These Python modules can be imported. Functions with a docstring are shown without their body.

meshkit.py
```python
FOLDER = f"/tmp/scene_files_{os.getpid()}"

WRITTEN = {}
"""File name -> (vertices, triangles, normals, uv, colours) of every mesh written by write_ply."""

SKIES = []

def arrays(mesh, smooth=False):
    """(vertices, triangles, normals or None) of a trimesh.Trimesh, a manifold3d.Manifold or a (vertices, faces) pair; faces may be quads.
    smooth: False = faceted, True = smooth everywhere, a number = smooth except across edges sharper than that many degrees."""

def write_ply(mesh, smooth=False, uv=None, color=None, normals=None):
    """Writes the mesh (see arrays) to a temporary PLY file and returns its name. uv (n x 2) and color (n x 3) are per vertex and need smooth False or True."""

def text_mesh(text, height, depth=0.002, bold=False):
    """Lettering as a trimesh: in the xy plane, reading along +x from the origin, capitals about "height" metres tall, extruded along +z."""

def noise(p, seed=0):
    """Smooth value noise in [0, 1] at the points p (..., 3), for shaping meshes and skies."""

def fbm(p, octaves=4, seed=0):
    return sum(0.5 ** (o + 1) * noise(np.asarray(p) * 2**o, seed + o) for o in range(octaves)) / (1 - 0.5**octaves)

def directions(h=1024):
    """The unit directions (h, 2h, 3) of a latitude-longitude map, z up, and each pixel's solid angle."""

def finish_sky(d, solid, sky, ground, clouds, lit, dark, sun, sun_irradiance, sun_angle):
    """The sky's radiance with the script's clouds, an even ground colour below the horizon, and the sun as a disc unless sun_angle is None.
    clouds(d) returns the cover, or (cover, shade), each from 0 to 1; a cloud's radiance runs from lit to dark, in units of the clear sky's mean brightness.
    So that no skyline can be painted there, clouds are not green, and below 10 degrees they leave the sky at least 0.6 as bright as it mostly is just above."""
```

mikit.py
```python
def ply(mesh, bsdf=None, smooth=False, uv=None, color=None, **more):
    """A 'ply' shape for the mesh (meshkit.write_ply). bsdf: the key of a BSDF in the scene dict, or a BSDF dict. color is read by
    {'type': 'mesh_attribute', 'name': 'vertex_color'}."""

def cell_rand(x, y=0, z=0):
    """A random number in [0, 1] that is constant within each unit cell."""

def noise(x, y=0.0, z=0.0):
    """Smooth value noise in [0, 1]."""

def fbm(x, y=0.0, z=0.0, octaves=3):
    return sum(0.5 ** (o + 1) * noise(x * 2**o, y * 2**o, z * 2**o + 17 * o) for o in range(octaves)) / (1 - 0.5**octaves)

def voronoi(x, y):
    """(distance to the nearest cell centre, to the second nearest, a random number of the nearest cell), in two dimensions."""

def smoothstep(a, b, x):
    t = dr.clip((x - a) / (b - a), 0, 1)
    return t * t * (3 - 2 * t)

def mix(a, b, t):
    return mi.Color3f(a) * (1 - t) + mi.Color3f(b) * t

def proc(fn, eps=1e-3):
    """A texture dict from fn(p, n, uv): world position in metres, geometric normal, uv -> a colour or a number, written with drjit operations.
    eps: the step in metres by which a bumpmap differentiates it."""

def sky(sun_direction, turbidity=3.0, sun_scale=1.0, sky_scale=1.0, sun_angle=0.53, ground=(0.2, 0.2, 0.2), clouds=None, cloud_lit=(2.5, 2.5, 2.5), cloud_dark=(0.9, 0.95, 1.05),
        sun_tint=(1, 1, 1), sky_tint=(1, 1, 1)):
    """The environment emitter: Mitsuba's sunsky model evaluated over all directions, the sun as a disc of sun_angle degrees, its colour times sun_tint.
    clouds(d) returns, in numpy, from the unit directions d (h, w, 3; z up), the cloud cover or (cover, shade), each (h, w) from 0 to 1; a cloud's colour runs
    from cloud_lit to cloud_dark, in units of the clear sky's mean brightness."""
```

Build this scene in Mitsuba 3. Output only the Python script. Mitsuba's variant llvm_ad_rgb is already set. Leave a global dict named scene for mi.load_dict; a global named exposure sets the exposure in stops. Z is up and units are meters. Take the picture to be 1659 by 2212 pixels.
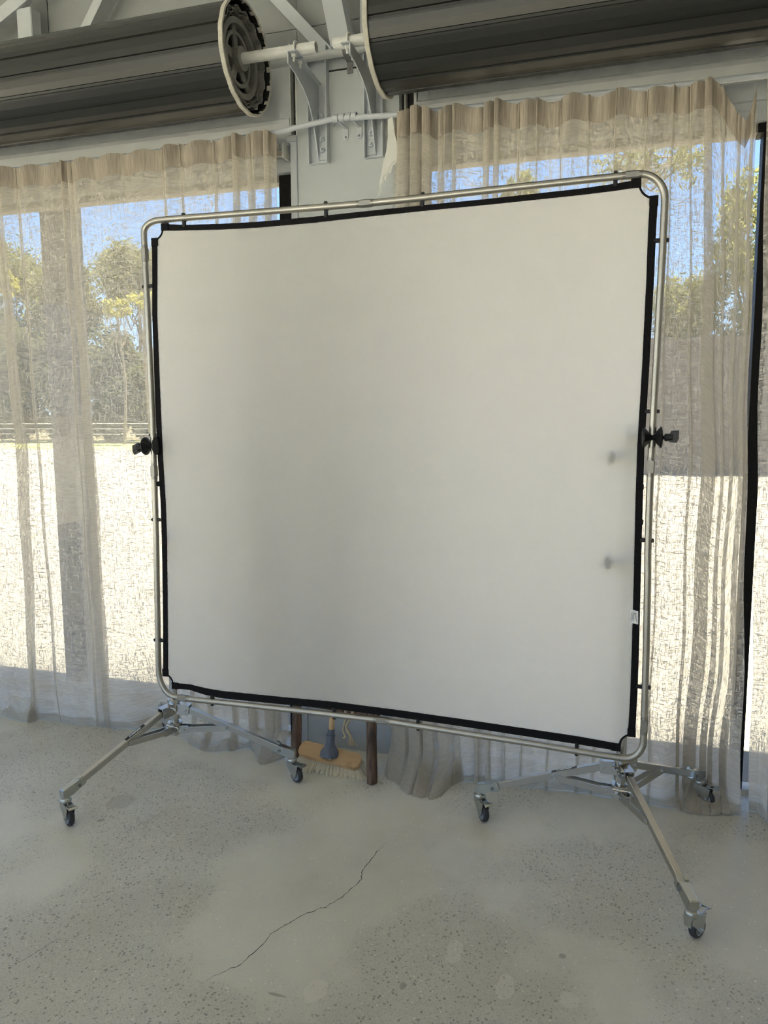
import math
import numpy as np
import trimesh
import shapely.geometry as sg
import drjit as dr
import mitsuba as mi
import mikit
import meshkit
from mikit import proc, noise, fbm, voronoi, smoothstep, mix, cell_rand

T = mi.ScalarTransform4f
scene, labels = {}, {}
PI = math.pi

# ------------------------------------------------------------------ camera, sky, sun, exposure
CAM_F, YAW, PITCH, ROLL, CAM_H = 1683.23, 0.3090, 0.1247, 0.0057, 1.5804
cy_, sy_, cp_, sp_ = math.cos(YAW), math.sin(YAW), math.cos(PITCH), math.sin(PITCH)
fwd = np.array([-sy_ * cp_, cy_ * cp_, -sp_])
rt0 = np.array([cy_, sy_, 0.0])
dn0 = np.cross(fwd, rt0)
upv = math.sin(ROLL) * rt0 - math.cos(ROLL) * dn0
org = np.array([0, 0, CAM_H])
scene['camera'] = {'type': 'perspective', 'fov': math.degrees(2 * math.atan(829.5 / CAM_F)), 'fov_axis': 'x',
                   'near_clip': 0.05, 'far_clip': 500.0,
                   'to_world': T().look_at(origin=org.tolist(), target=(org + fwd).tolist(), up=upv.tolist())}
SUN_DIR = [0.22, 0.15, 1.0]
scene['sky'] = mikit.sky(SUN_DIR, turbidity=3.0, sun_scale=1.12, sky_scale=0.385, sky_tint=(0.84, 0.93, 1.04), sun_tint=(0.935, 0.99, 0.955), ground=(0.3, 0.29, 0.26))
exposure = 4.27


# ------------------------------------------------------------------ materials
def rgb(*c):
    return {'type': 'rgb', 'value': list(c)}


def mat(key, d, two=True):
    scene[key] = {'type': 'twosided', 'bsdf': d} if two else d
    return key


def pri(color, rough=0.5, **k):
    return {'type': 'principled', 'base_color': color if isinstance(color, dict) else rgb(*color), 'roughness': rough, **k}


def floor_color(p, n, uv):
    x, y = p.x, p.y
    big = fbm(x * 0.9 + 3, y * 0.9, 0.3, 4)
    mid = fbm(x * 4.0, y * 4.0 + 7, 1.7, 4)
    col = mix((0.455, 0.445, 0.385), (0.565, 0.565, 0.505), smoothstep(0.3, 0.7, big * 0.6 + mid * 0.4))
    # polished patches without stones, and exposed aggregate in clouds
    zone = smoothstep(0.44, 0.64, fbm(x * 1.9 + 11, y * 1.9 + 5, 4.0, 4))
    wx, wy = x + 0.006 * (noise(x * 70, y * 70, 1.0) - .5), y + 0.006 * (noise(x * 70, y * 70, 5.0) - .5)
    d1, _, r1 = voronoi(wx * 120, wy * 120)
    d2, _, r2 = voronoi(wx * 290 + 31, wy * 290)
    big_r = 0.10 + 0.36 * smoothstep(0.82, 1.0, r1)
    s1 = smoothstep(big_r + .08, big_r - .06, d1) * dr.select(r1 > 0.84, 1.0, 0.0) * (0.05 + 0.95 * zone)
    s2 = smoothstep(0.46, 0.22, d2) * dr.select(r2 > 0.66, 1.0, 0.0) * (0.05 + 0.95 * zone)
    grit = smoothstep(0.66, 0.8, noise(x * 420, y * 420, 2.0)) * (0.25 + .75 * zone)
    lite = smoothstep(0.34, 0.2, d1) * dr.select(r1 < 0.012, 1.0, 0.0)
    col = col * (1 - 0.10 * zone)
    col = mix(col, (0.20, 0.20, 0.175), grit * 0.28)
    col = mix(col, (0.18, 0.18, 0.16), s2 * 0.34)
    col = mix(col, (0.10, 0.10, 0.09), s1 * 0.55)
    col = mix(col, (0.75, 0.73, 0.66), lite * 0.7)
    # pale repair dabs and a damp stain
    def spot(cx, cy, rx, ry):
        q = dr.square((x - cx) / rx) + dr.square((y - cy) / ry) + (fbm(x * 30, y * 30, 2.0, 2) - 0.5) * 0.9
        return smoothstep(1.15, 0.75, q)
    col = mix(col, (0.66, 0.64, 0.56), 0.24 * (spot(-0.789, 1.82, .032, .045) + spot(-0.457, 2.084, .028, .055) + spot(-1.247, 2.14, .05, .07) * .5 + spot(-0.29, 1.988, .025, .05) + spot(-0.116, 1.993, .03, .03) + spot(-1.22, 2.377, .05, .06) * .4 + spot(-0.38, 2.6, .09, .3) * .35))
    col = mix(col, (0.32, 0.31, 0.265), 0.5 * spot(-1.969, 2.57, .055, .06))
    col = mix(col, (0.17, 0.165, 0.14), 0.5 * (spot(-0.562, 1.909, .010, .014) + spot(-1.951, 2.417, .014, .012) + spot(-0.149, 2.164, .012, .012) + spot(-.88, 1.774, .03, .006)))
    return col


def floor_rough(p, n, uv):
    return 0.24 + 0.18 * fbm(p.x * 3, p.y * 3, 9.0, 3)


mat('mat_floor', {'type': 'principled', 'base_color': proc(floor_color), 'roughness': proc(floor_rough), 'specular': 0.42})


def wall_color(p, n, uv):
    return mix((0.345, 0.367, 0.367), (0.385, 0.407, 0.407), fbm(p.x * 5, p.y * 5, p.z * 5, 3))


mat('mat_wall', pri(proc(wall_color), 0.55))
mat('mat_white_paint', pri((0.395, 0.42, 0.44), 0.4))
mat('mat_lintel', pri((0.48, 0.505, 0.515), 0.4))
mat('mat_room_warm', pri((0.38, 0.345, 0.285), 0.7))
mat('mat_room', pri((0.735, 0.74, 0.745), 0.7))


def foil_color(p, n, uv):
    w = fbm(p.x * 6, p.z * 6, p.y * 6, 4)
    return mix((0.205, 0.22, 0.22), (0.25, 0.265, 0.265), w)


mat('mat_foil', {'type': 'bumpmap', 'arbitrary': proc(lambda p, n, uv: 0.004 * fbm(p.x * 9, p.y * 9, p.z * 14, 4), eps=2e-3), 'scale': 1.0, 'bsdf': pri(proc(foil_color), 0.5)})
mat('mat_black_frame', pri((0.004, 0.004, 0.0045), 0.5, specular=0.15))
mat('mat_head', pri((0.26, 0.245, 0.21), 0.6))
mat('mat_dark_gap', pri((0.02, 0.02, 0.02), 0.8))


def tube_color(p, n, uv):
    w = fbm(p.x * 9, p.y * 9, p.z * 9, 3)
    return mix((0.37, 0.355, 0.31), (0.47, 0.45, 0.40), w)


mat('mat_tube', pri(proc(tube_color), 0.42, metallic=1.0))
mat('mat_joint', pri((0.30, 0.29, 0.26), 0.45, metallic=1.0))
mat('mat_steel', pri((0.50, 0.495, 0.465), 0.24, metallic=1.0))
mat('mat_chrome', pri((0.58, 0.58, 0.56), 0.13, metallic=1.0))
mat('mat_zinc', pri((0.48, 0.50, 0.48), 0.26, metallic=1.0))
mat('mat_rubber', pri((0.03, 0.031, 0.034), 0.55))
mat('mat_rim', pri((0.24, 0.25, 0.26), 0.4))
mat('mat_black_plastic', pri((0.006, 0.0065, 0.0075), 0.42, specular=0.35))
mat('mat_webbing', pri((0.006, 0.006, 0.007), 0.9, specular=0.2))
mat('mat_paper', pri((0.72, 0.72, 0.70), 0.7))
mat('mat_print', pri((0.05, 0.05, 0.05), 0.7))


def screen_color(p, n, uv):
    return mix((0.945, 0.955, 0.925), (0.96, 0.97, 0.94), fbm(p.x * 3, p.z * 9, 0.5, 3))


mat('mat_screen', {'type': 'principledthin', 'base_color': proc(screen_color), 'roughness': 0.8, 'diff_trans': 1.72, 'spec_trans': 0.0, 'eta': 1.3}, two=False)


def weave(p, n, uv, base, gain):
    u, v = uv.x, uv.y
    wob = 0.004 * noise(u * 14, v * 9) + 0.002 * noise(u * 40, v * 30)
    h1 = noise(u * 48 + 5, (v + wob) * 520)
    h2 = noise(u * 130, (v + wob) * 800 + 40)
    v1 = noise((u + wob) * 520, v * 46 + 9)
    v2 = noise((u + wob) * 800 + 11, v * 120)
    c = base + gain * (smoothstep(0.62, 0.95, h1) + 0.8 * smoothstep(0.55, 0.95, h2) + 0.9 * smoothstep(0.62, 0.95, v1) + 0.8 * smoothstep(0.55, 0.95, v2))
    return dr.clip(c + 0.45 * smoothstep(2.28, 2.66, v), 0.0, 0.97)


def linen_color(p, n, uv):
    return mix((0.55, 0.515, 0.44), (0.65, 0.615, 0.54), noise(uv.x * 40, uv.y * 260))


scene['mat_linen_thread'] = {'type': 'principledthin', 'base_color': proc(linen_color), 'roughness': 0.9, 'diff_trans': 1.1, 'spec_trans': 0.0, 'eta': 1.2}
scene['mat_linen'] = {'type': 'mask', 'opacity': proc(lambda p, n, uv: weave(p, n, uv, 0.29, 0.64)), 'bsdf': {'type': 'ref', 'id': 'mat_linen_thread'}}
scene['mat_linen_heavy'] = {'type': 'principledthin', 'base_color': proc(lambda p, n, uv: mix((0.33, 0.285, 0.225), (0.46, 0.41, 0.335), noise(uv.x * 320, uv.y * 22))), 'roughness': 0.9, 'diff_trans': 0.45, 'spec_trans': 0.0, 'eta': 1.2}
scene['mat_linen_heading'] = {'type': 'mask', 'opacity': proc(lambda p, n, uv: weave(p, n, uv, 0.85, 0.2)), 'bsdf': {'type': 'ref', 'id': 'mat_linen_heavy'}}
scene['mat_linen_hem'] = {'type': 'mask', 'opacity': proc(lambda p, n, uv: weave(p, n, uv, 0.80, 0.25)), 'bsdf': {'type': 'ref', 'id': 'mat_linen_thread'}}
scene['mat_lining'] = {'type': 'principledthin', 'base_color': rgb(0.72, 0.72, 0.68), 'roughness': 0.9, 'diff_trans': 0.7, 'spec_trans': 0.0}


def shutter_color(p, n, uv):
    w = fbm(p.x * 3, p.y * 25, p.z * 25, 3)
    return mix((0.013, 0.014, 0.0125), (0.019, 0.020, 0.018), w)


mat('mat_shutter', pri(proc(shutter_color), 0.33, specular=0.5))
mat('mat_shutter_tape', pri(proc(lambda p, n, uv: mix((0.36, 0.345, 0.29), (0.52, 0.50, 0.43), fbm(p.x * 60, p.y * 60, p.z * 60, 3))), 0.8))
mat('mat_shutter_in', pri(proc(lambda p, n, uv: mix((0.12, 0.118, 0.105), (0.24, 0.235, 0.21), fbm(p.x * 18, p.y * 18, p.z * 18, 3))), 0.5))
mat('mat_galv', pri(proc(lambda p, n, uv: mix((0.42, 0.43, 0.41), (0.66, 0.66, 0.62), fbm(p.x * 20, p.y * 20, p.z * 20, 3))), 0.45))
mat('mat_conduit', pri((0.42, 0.43, 0.42), 0.5))
mat('mat_grey_clip', pri((0.15, 0.15, 0.15), 0.5))


def bamboo(p, n, uv):
    g = fbm(p.x * 5, p.y * 60, p.z * 60, 3)
    kn = smoothstep(0.8, 0.95, noise(p.x * 14, dr.floor(p.y * 60), 1.0))
    return mix(mix((0.42, 0.26, 0.12), (0.54, 0.35, 0.18), g), (0.33, 0.19, 0.08), kn * 0.6)


mat('mat_bamboo', pri(proc(bamboo), 0.45))
mat('mat_grey_plastic', pri((0.085, 0.095, 0.115), 0.45))
mat('mat_bristle', pri((0.60, 0.53, 0.38), 0.7))


def oldwood(p, n, uv):
    g = fbm(p.x * 70, p.y * 70, p.z * 5, 4)
    c = mix((0.030, 0.018, 0.011), (0.15, 0.085, 0.05), smoothstep(0.3, 0.75, g))
    return mix(c, (0.012, 0.008, 0.006), smoothstep(0.62, 0.75, fbm(p.x * 45 + 9, p.y * 45, p.z * 2.5, 3)))


mat('mat_old_wood', {'type': 'bumpmap', 'arbitrary': proc(lambda p, n, uv: 0.003 * fbm(p.x * 80, p.y * 80, p.z * 6, 3), eps=1e-3), 'scale': 1.0, 'bsdf': pri(proc(oldwood), 0.6)})
mat('mat_rope', pri((0.36, 0.29, 0.19), 0.9))


def pave_color(p, n, uv):
    return mix((0.165, 0.157, 0.135), (0.19, 0.181, 0.157), fbm(p.x * 2, p.y * 2, 0.2, 4))


mat('mat_pavement', pri(proc(pave_color), 0.8))
mat('mat_yard', pri((0.46, 0.46, 0.41), 0.8))
mat('mat_grass', pri(proc(lambda p, n, uv: mix((0.20, 0.24, 0.06), (0.34, 0.34, 0.11), fbm(p.x * 1.2, p.y * 1.2, 0.1, 4))), 0.9))
mat('mat_earth', pri(proc(lambda p, n, uv: mix((0.075, 0.068, 0.04), (0.11, 0.095, 0.055), fbm(p.x * .5, p.y * .5, 0.1, 4))), 0.9))
mat('mat_post', pri((0.10, 0.10, 0.10), 0.5))
mat('mat_soffit', pri((0.70, 0.69, 0.66), 0.7))
for k, c in enumerate(((0.115, 0.095, 0.085), (0.135, 0.112, 0.10), (0.10, 0.085, 0.075))):
    mat(f'mat_board_{k}', pri(c, 0.8))


def leafmat(key, a, b):
    scene[key] = {'type': 'principledthin', 'base_color': proc(lambda p, n, uv: mix(a, b, noise(p.x * 2.3, p.y * 2.3, p.z * 2.3))), 'roughness': 0.6, 'diff_trans': 0.8, 'spec_trans': 0.0}


leafmat('mat_leaf_olive', (0.14, 0.16, 0.075), (0.26, 0.26, 0.12))
leafmat('mat_leaf_dark', (0.07, 0.09, 0.05), (0.15, 0.16, 0.085))
leafmat('mat_leaf_yellow', (0.38, 0.38, 0.10), (0.52, 0.50, 0.16))
leafmat('mat_leaf_gum', (0.17, 0.19, 0.075), (0.36, 0.35, 0.15))
mat('mat_bark', pri((0.22, 0.18, 0.14), 0.9))
scene['mat_glass'] = {'type': 'thindielectric', 'int_ior': 1.5}


# ------------------------------------------------------------------ mesh helpers
def cat(*m):
    return trimesh.util.concatenate([x for x in m if x is not None])


def box(x0, x1, y0, y1, z0, z1, b=0.0):
    if b > 0:
        pts = []
        for x, sx in ((x0, 1), (x1, -1)):
            for y, sy in ((y0, 1), (y1, -1)):
                for z, sz in ((z0, 1), (z1, -1)):
                    pts += [(x, y + sy * b, z + sz * b), (x + sx * b, y, z + sz * b), (x + sx * b, y + sy * b, z)]
        return trimesh.convex.convex_hull(np.array(pts))
    m = trimesh.creation.box(extents=(x1 - x0, y1 - y0, z1 - z0))
    m.apply_translation(((x0 + x1) / 2, (y0 + y1) / 2, (z0 + z1) / 2))
    return m


def hull(pts):
    return trimesh.convex.convex_hull(np.array(pts, float))


def cyl(a, b, r, n=20, r2=None):
    a, b = np.array(a, float), np.array(b, float)
    return tube([a, b], [r, r if r2 is None else r2], n)


def tube(path, r, n=12, closed=False, caps=True):
    P = np.array(path, float)
    m = len(P)
    r = np.full(m, r, float) if np.isscalar(r) else np.array(r, float)
    if closed:
        tan = np.roll(P, -1, 0) - np.roll(P, 1, 0)
    else:
        tan = np.gradient(P, axis=0)
    tan /= np.linalg.norm(tan, axis=1, keepdims=True)
    u = np.cross(tan[0], [0, 0, 1.0] if abs(tan[0][2]) < 0.9 else [1.0, 0, 0])
    u /= np.linalg.norm(u)
    V = []
    a = np.arange(n) * 2 * PI / n
    for i in range(m):
        u = u - tan[i] * (u @ tan[i])
        u /= np.linalg.norm(u)
        w = np.cross(tan[i], u)
        V.append(P[i] + r[i] * (np.cos(a)[:, None] * u + np.sin(a)[:, None] * w))
    V = np.vstack(V)
    F = []
    for i in range(m if closed else m - 1):
        j = (i + 1) % m
        for k in range(n):
            l = (k + 1) % n
            F += [(i * n + k, i * n + l, j * n + l), (i * n + k, j * n + l, j * n + k)]
    if caps and not closed:
        c0, c1 = len(V), len(V) + 1
        V = np.vstack([V, P[:1], P[-1:]])
        for k in range(n):
            l = (k + 1) % n
            F += [(c0, l, k), (c1, (m - 1) * n + k, (m - 1) * n + l)]
    return trimesh.Trimesh(V, np.array(F), process=False)


def lathe(profile, center, axis, n=32):
    """profile: (radius, position along axis) list."""
    axis = np.array(axis, float) / np.linalg.norm(axis)
    u = np.cross(axis, [0, 0, 1.0] if abs(axis[2]) < 0.9 else [1.0, 0, 0])
    u /= np.linalg.norm(u)
    w = np.cross(axis, u)
    a = np.arange(n) * 2 * PI / n
    ring = np.cos(a)[:, None] * u + np.sin(a)[:, None] * w
    V = np.vstack([np.array(center) + t * axis + r * ring for r, t in profile])
    F = []
    for i in range(len(profile) - 1):
        for k in range(n):
            l = (k + 1) % n
            F += [(i * n + k, i * n + l, (i + 1) * n + l), (i * n + k, (i + 1) * n + l, (i + 1) * n + k)]
    return trimesh.Trimesh(V, np.array(F), process=False)


def bar(a, b, w, h, up=(0, 0, 1), bev=0.0):
    """A rectangular bar from a to b: w across, h along up."""
    a, b = np.array(a, float), np.array(b, float)
    t = (b - a) / np.linalg.norm(b - a)
    s = np.cross(t, up)
    s /= np.linalg.norm(s)
    q = np.cross(s, t)
    pts = []
    for p in (a, b):
        for i in (-1, 1):
            for j in (-1, 1):
                if bev:
                    pts += [p + i * (w / 2 - bev) * s + j * h / 2 * q, p + i * w / 2 * s + j * (h / 2 - bev) * q]
                else:
                    pts.append(p + i * w / 2 * s + j * h / 2 * q)
    return hull(pts)


def prism(pts, origin, eu, ev, en, thick):
    """Extrudes the 2-D polygon (u, v) by thick along en, centred on the plane."""
    poly = pts if isinstance(pts, sg.Polygon) else sg.Polygon(pts)
    m = trimesh.creation.extrude_polygon(poly.buffer(0), thick, engine='earcut')
    m.apply_translation((0, 0, -thick / 2))
    M = np.eye(4)
    M[:3, 0], M[:3, 1], M[:3, 2], M[:3, 3] = eu, ev, en, origin
    m.apply_transform(M)
    if np.linalg.det(M[:3, :3]) < 0:
        m.invert()
    return m


def prism_xz(pts, y, thick):
    return prism(pts, (0, y, 0), (1, 0, 0), (0, 0, 1), (0, 1, 0), thick)


def prism_yz(pts, x, thick):
    return prism(pts, (x, 0, 0), (0, 1, 0), (0, 0, 1), (1, 0, 0), thick)


def strip(a, b):
    """Polygon between two polylines (u, v) given in the same sense."""
    return sg.Polygon(list(a) + list(b)[::-1])


def key_of(name):
    k, i = name, 0
    while k in scene or any(s.startswith(k + '__') for s in scene):
        i += 1
        k = f'{name}_{i:03d}'
    return k


def put(key, mesh, material, smooth=False, uv=None):
    base, i, k = key, 0, key
    while k in scene:
        i += 1
        k = f'{base}_{i:03d}'
    scene[k] = mikit.ply(mesh, material, smooth=smooth, uv=uv)
    return k


def thing(name, label, category, group=None):
    k = key_of(name)
    labels[k] = {'label': label, 'category': category}
    if group:
        labels[k]['group'] = group
    return k


def struct(name, mesh, material, label=None, smooth=False):
    k = put(name, mesh, material, smooth)
    labels[k] = {'kind': 'structure'}
    if label:
        labels[k]['label'] = label
    return k


# ------------------------------------------------------------------ the room
WF = 3.32          # front face of the wall pier between the windows
struct('floor', box(-7.0, 5.0, -3.6, 3.47, -0.2, 0.0), 'mat_floor', 'grey polished concrete floor with dark stone flecks, a crack and pale patches')


def thin_line(P, w, z=0.0006, seed=1):
    rng = np.random.default_rng(seed)
    P = np.array(P, float)
    d = np.r_[0, np.cumsum(np.linalg.norm(np.diff(P, axis=0), axis=1))]
    s = np.arange(0, d[-1], 0.012)
    Q = np.stack([np.interp(s, d, P[:, 0]), np.interp(s, d, P[:, 1])], 1) + rng.normal(0, 0.0022, (len(s), 2))
    t = np.gradient(Q, axis=0)
    t /= np.linalg.norm(t, axis=1, keepdims=True)
    nrm = np.stack([-t[:, 1], t[:, 0]], 1)
    ww = (w * (0.45 + rng.random(len(s))) * np.minimum(1, np.minimum(s + .02, s[-1] - s + .02) / .12))[:, None] / 2
    V = np.vstack([np.c_[Q + nrm * ww, np.full(len(s), z)], np.c_[Q - nrm * ww, np.full(len(s), z)]])
    n = len(s)
    i = np.arange(n - 1)
    F = np.vstack([np.c_[i, i + n, i + 1], np.c_[i + 1, i + n, i + n + 1]])
    return trimesh.Trimesh(V, F, process=False)


mat('mat_crack', pri((0.07, 0.068, 0.06), 0.9))
CRACKS = [[(-.827, 2.598), (-.843, 2.488), (-.852, 2.395), (-.84, 2.35), (-.861, 2.251), (-.903, 2.169), (-.945, 2.122), (-1.003, 2.019), (-1.013, 1.958), (-1.027, 1.882), (-1.034, 1.849), (-1.079, 1.794), (-1.099, 1.755)],
          [(-1.75, 2.581), (-1.762, 2.49), (-1.779, 2.44), (-1.798, 2.402), (-1.808, 2.319)],
          [(-1.619, 1.794), (-1.636, 1.735), (-1.658, 1.666), (-1.683, 1.622)]]
for i, c in enumerate(CRACKS):
    put('floor__crack', thin_line(c, 0.0022 if i == 0 else 0.0015, seed=i), 'mat_crack')

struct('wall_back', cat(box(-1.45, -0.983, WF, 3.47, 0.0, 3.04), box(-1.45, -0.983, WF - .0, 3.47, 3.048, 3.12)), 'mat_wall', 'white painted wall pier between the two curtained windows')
put('wall_back__joint', cat(box(-1.449, -0.985, WF + .004, 3.46, 3.03, 3.055)), 'mat_dark_gap')
put('wall_back__rivet', cat(*[lathe([(0, -.002), (.004, -.0015), (.005, .001)], (x, WF, z), (0, 1, 0), 10) for x, z in ((-1.27, 3.02), (-1.17, 3.02), (-1.215, 2.44), (-1.23, 2.60), (-1.20, 3.085), (-1.10, 3.09))]), 'mat_white_paint')
struct('trim_1', cat(box(-1.484, -1.4515, WF - .006, 3.47, 0.0, 2.775, .003), box(-1.50, -1.4515, WF - .008, 3.47, 2.775, 2.80, .003)), 'mat_white_paint', 'white vertical trim at the left edge of the wall pier')
struct('trim_2', box(-0.982, -0.955, WF + .004, 3.47, 0.0, 2.80, .003), 'mat_white_paint', 'white vertical trim at the right edge of the wall pier')

# lintels under the drums: a folded steel beam with a ridge
def lintel(x0, x1):
    prof = [(3.47, 3.16), (3.385, 3.16), (3.365, 2.895), (3.352, 2.885), (3.352, 2.868), (3.40, 2.80), (3.47, 2.80)]
    return prism_yz(prof, (x0 + x1) / 2, x1 - x0)


struct('trim_3', lintel(-6.3, -1.503), 'mat_lintel', 'pale grey folded steel lintel under the left shutter drum')
struct('trim_4', lintel(-0.915, 4.6), 'mat_lintel', 'pale grey folded steel lintel under the right shutter drum')
# shutter guide channels
for i, (x0, x1, nm) in enumerate(((-1.502, -1.462, 'left'), (-0.972, -0.918, 'right'))):
    s = struct(f'trim_{5 + i}', cat(box(x0, x0 + .006, 3.36, 3.46, 2.80, 3.2), box(x1 - .012, x1, 3.36, 3.46, 2.80, 3.2), box(x0, x1, 3.45, 3.47, 2.80, 3.2)), 'mat_galv', f'galvanised shutter guide channel at the {nm} of the wall pier')
    put(s + '__felt', box(x0 + .008, x1 - .014, 3.39, 3.44, 2.80, 3.2), 'mat_dark_gap')

# windows: frames, panes
def window(n, x0, x1, mull, label):
    k = f'window_{n}'
    fr = cat(box(x0, x0 + .072, 3.39, 3.47, 0.0, 2.66), box(x1 - .072, x1, 3.39, 3.47, 0.0, 2.66), None)
    put(k + '__sill', box(x0 + .072, x1 - .072, 3.395, 3.465, 0.0, 0.018), 'mat_galv')
    put(k + '__frame', fr, 'mat_black_frame')
    put(k + '__head', box(x0, x1, 3.395, 3.465, 2.632, 2.662), 'mat_head')
    for a, b in mull:
        put(k + '__mullion', cat(box(a, b, 3.385, 3.47, 0.02, 2.632, .002), box(a - .02, b + .03, 3.38, 3.47, 2.628, 2.69, .002)), 'mat_black_frame')
    xs = [x0 + .072] + [v for a, b in mull for v in (a, b)] + [x1 - .072]
    for a, b in zip(xs[::2], xs[1::2]):
        V = np.array([[a, 3.43, .02], [b, 3.43, .02], [b, 3.43, 2.632], [a, 3.43, 2.632]])
        put(k + '__pane', trimesh.Trimesh(V, [[0, 1, 2], [0, 2, 3]], process=False), 'mat_glass')
    put(k + '__head_track', cat(box(x0, x1, 3.36, 3.47, 2.662, 2.70), box(x0, x1, 3.37, 3.47, 2.70, 2.735), box(x0, x1, 3.35, 3.47, 2.735, 2.80)), 'mat_white_paint')
    labels[k] = {'kind': 'structure', 'label': label}


window(1, -6.2, -1.503, [], 'black framed glass door behind the left linen curtain')
window(2, -0.955, 4.5, [(0.432, 0.478)], 'black framed sliding glass door behind the right linen curtains')

# upper wall with foil faced insulation blankets
struct('wall_upper', box(-7.0, 5.0, 3.53, 3.60, 2.80, 4.5), 'mat_wall')


def blanket(x0, x1, z0, z1, seed):
    nx, nz = 24, 16
    X, Z = np.meshgrid(np.linspace(x0 + .003, x1 - .003, nx), np.linspace(z0 + .003, z1 - .003, nz))
    e = np.minimum.reduce([(X - x0), (x1 - X), (Z - z0), (z1 - Z)])
    b = meshkit.fbm(np.stack([X * 3, Z * 3, np.full_like(X, seed)], -1), 3, seed)
    Y = 3.528 - 0.022 * np.clip(e / .06, 0, 1) ** .5 - .02 * (b - .5) * np.clip(e / .05, 0, 1)
    V = np.stack([X.ravel(), Y.ravel(), Z.ravel()], 1)
    F = []
    for j in range(nz - 1):
        for i in range(nx - 1):
            a = j * nx + i
            F += [(a, a + 1, a + nx + 1), (a, a + nx + 1, a + nx)]
    return trimesh.Trimesh(V, F, process=False)


sid = 0
for x0, x1 in ((-6.9, -5.2), (-5.2, -3.95), (-3.95, -2.9), (-2.9, -1.53), (-1.53, -1.10), (-1.10, -.2), (-.2, 1.2), (1.2, 2.6), (2.6, 4.9)):
    for z0, z1 in ((2.82, 3.335), (3.335, 3.85), (3.85, 4.4)):
        sid += 1
        put('wall_upper__insulation_panel', blanket(x0, x1, z0, z1, sid), 'mat_foil', True)

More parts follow.
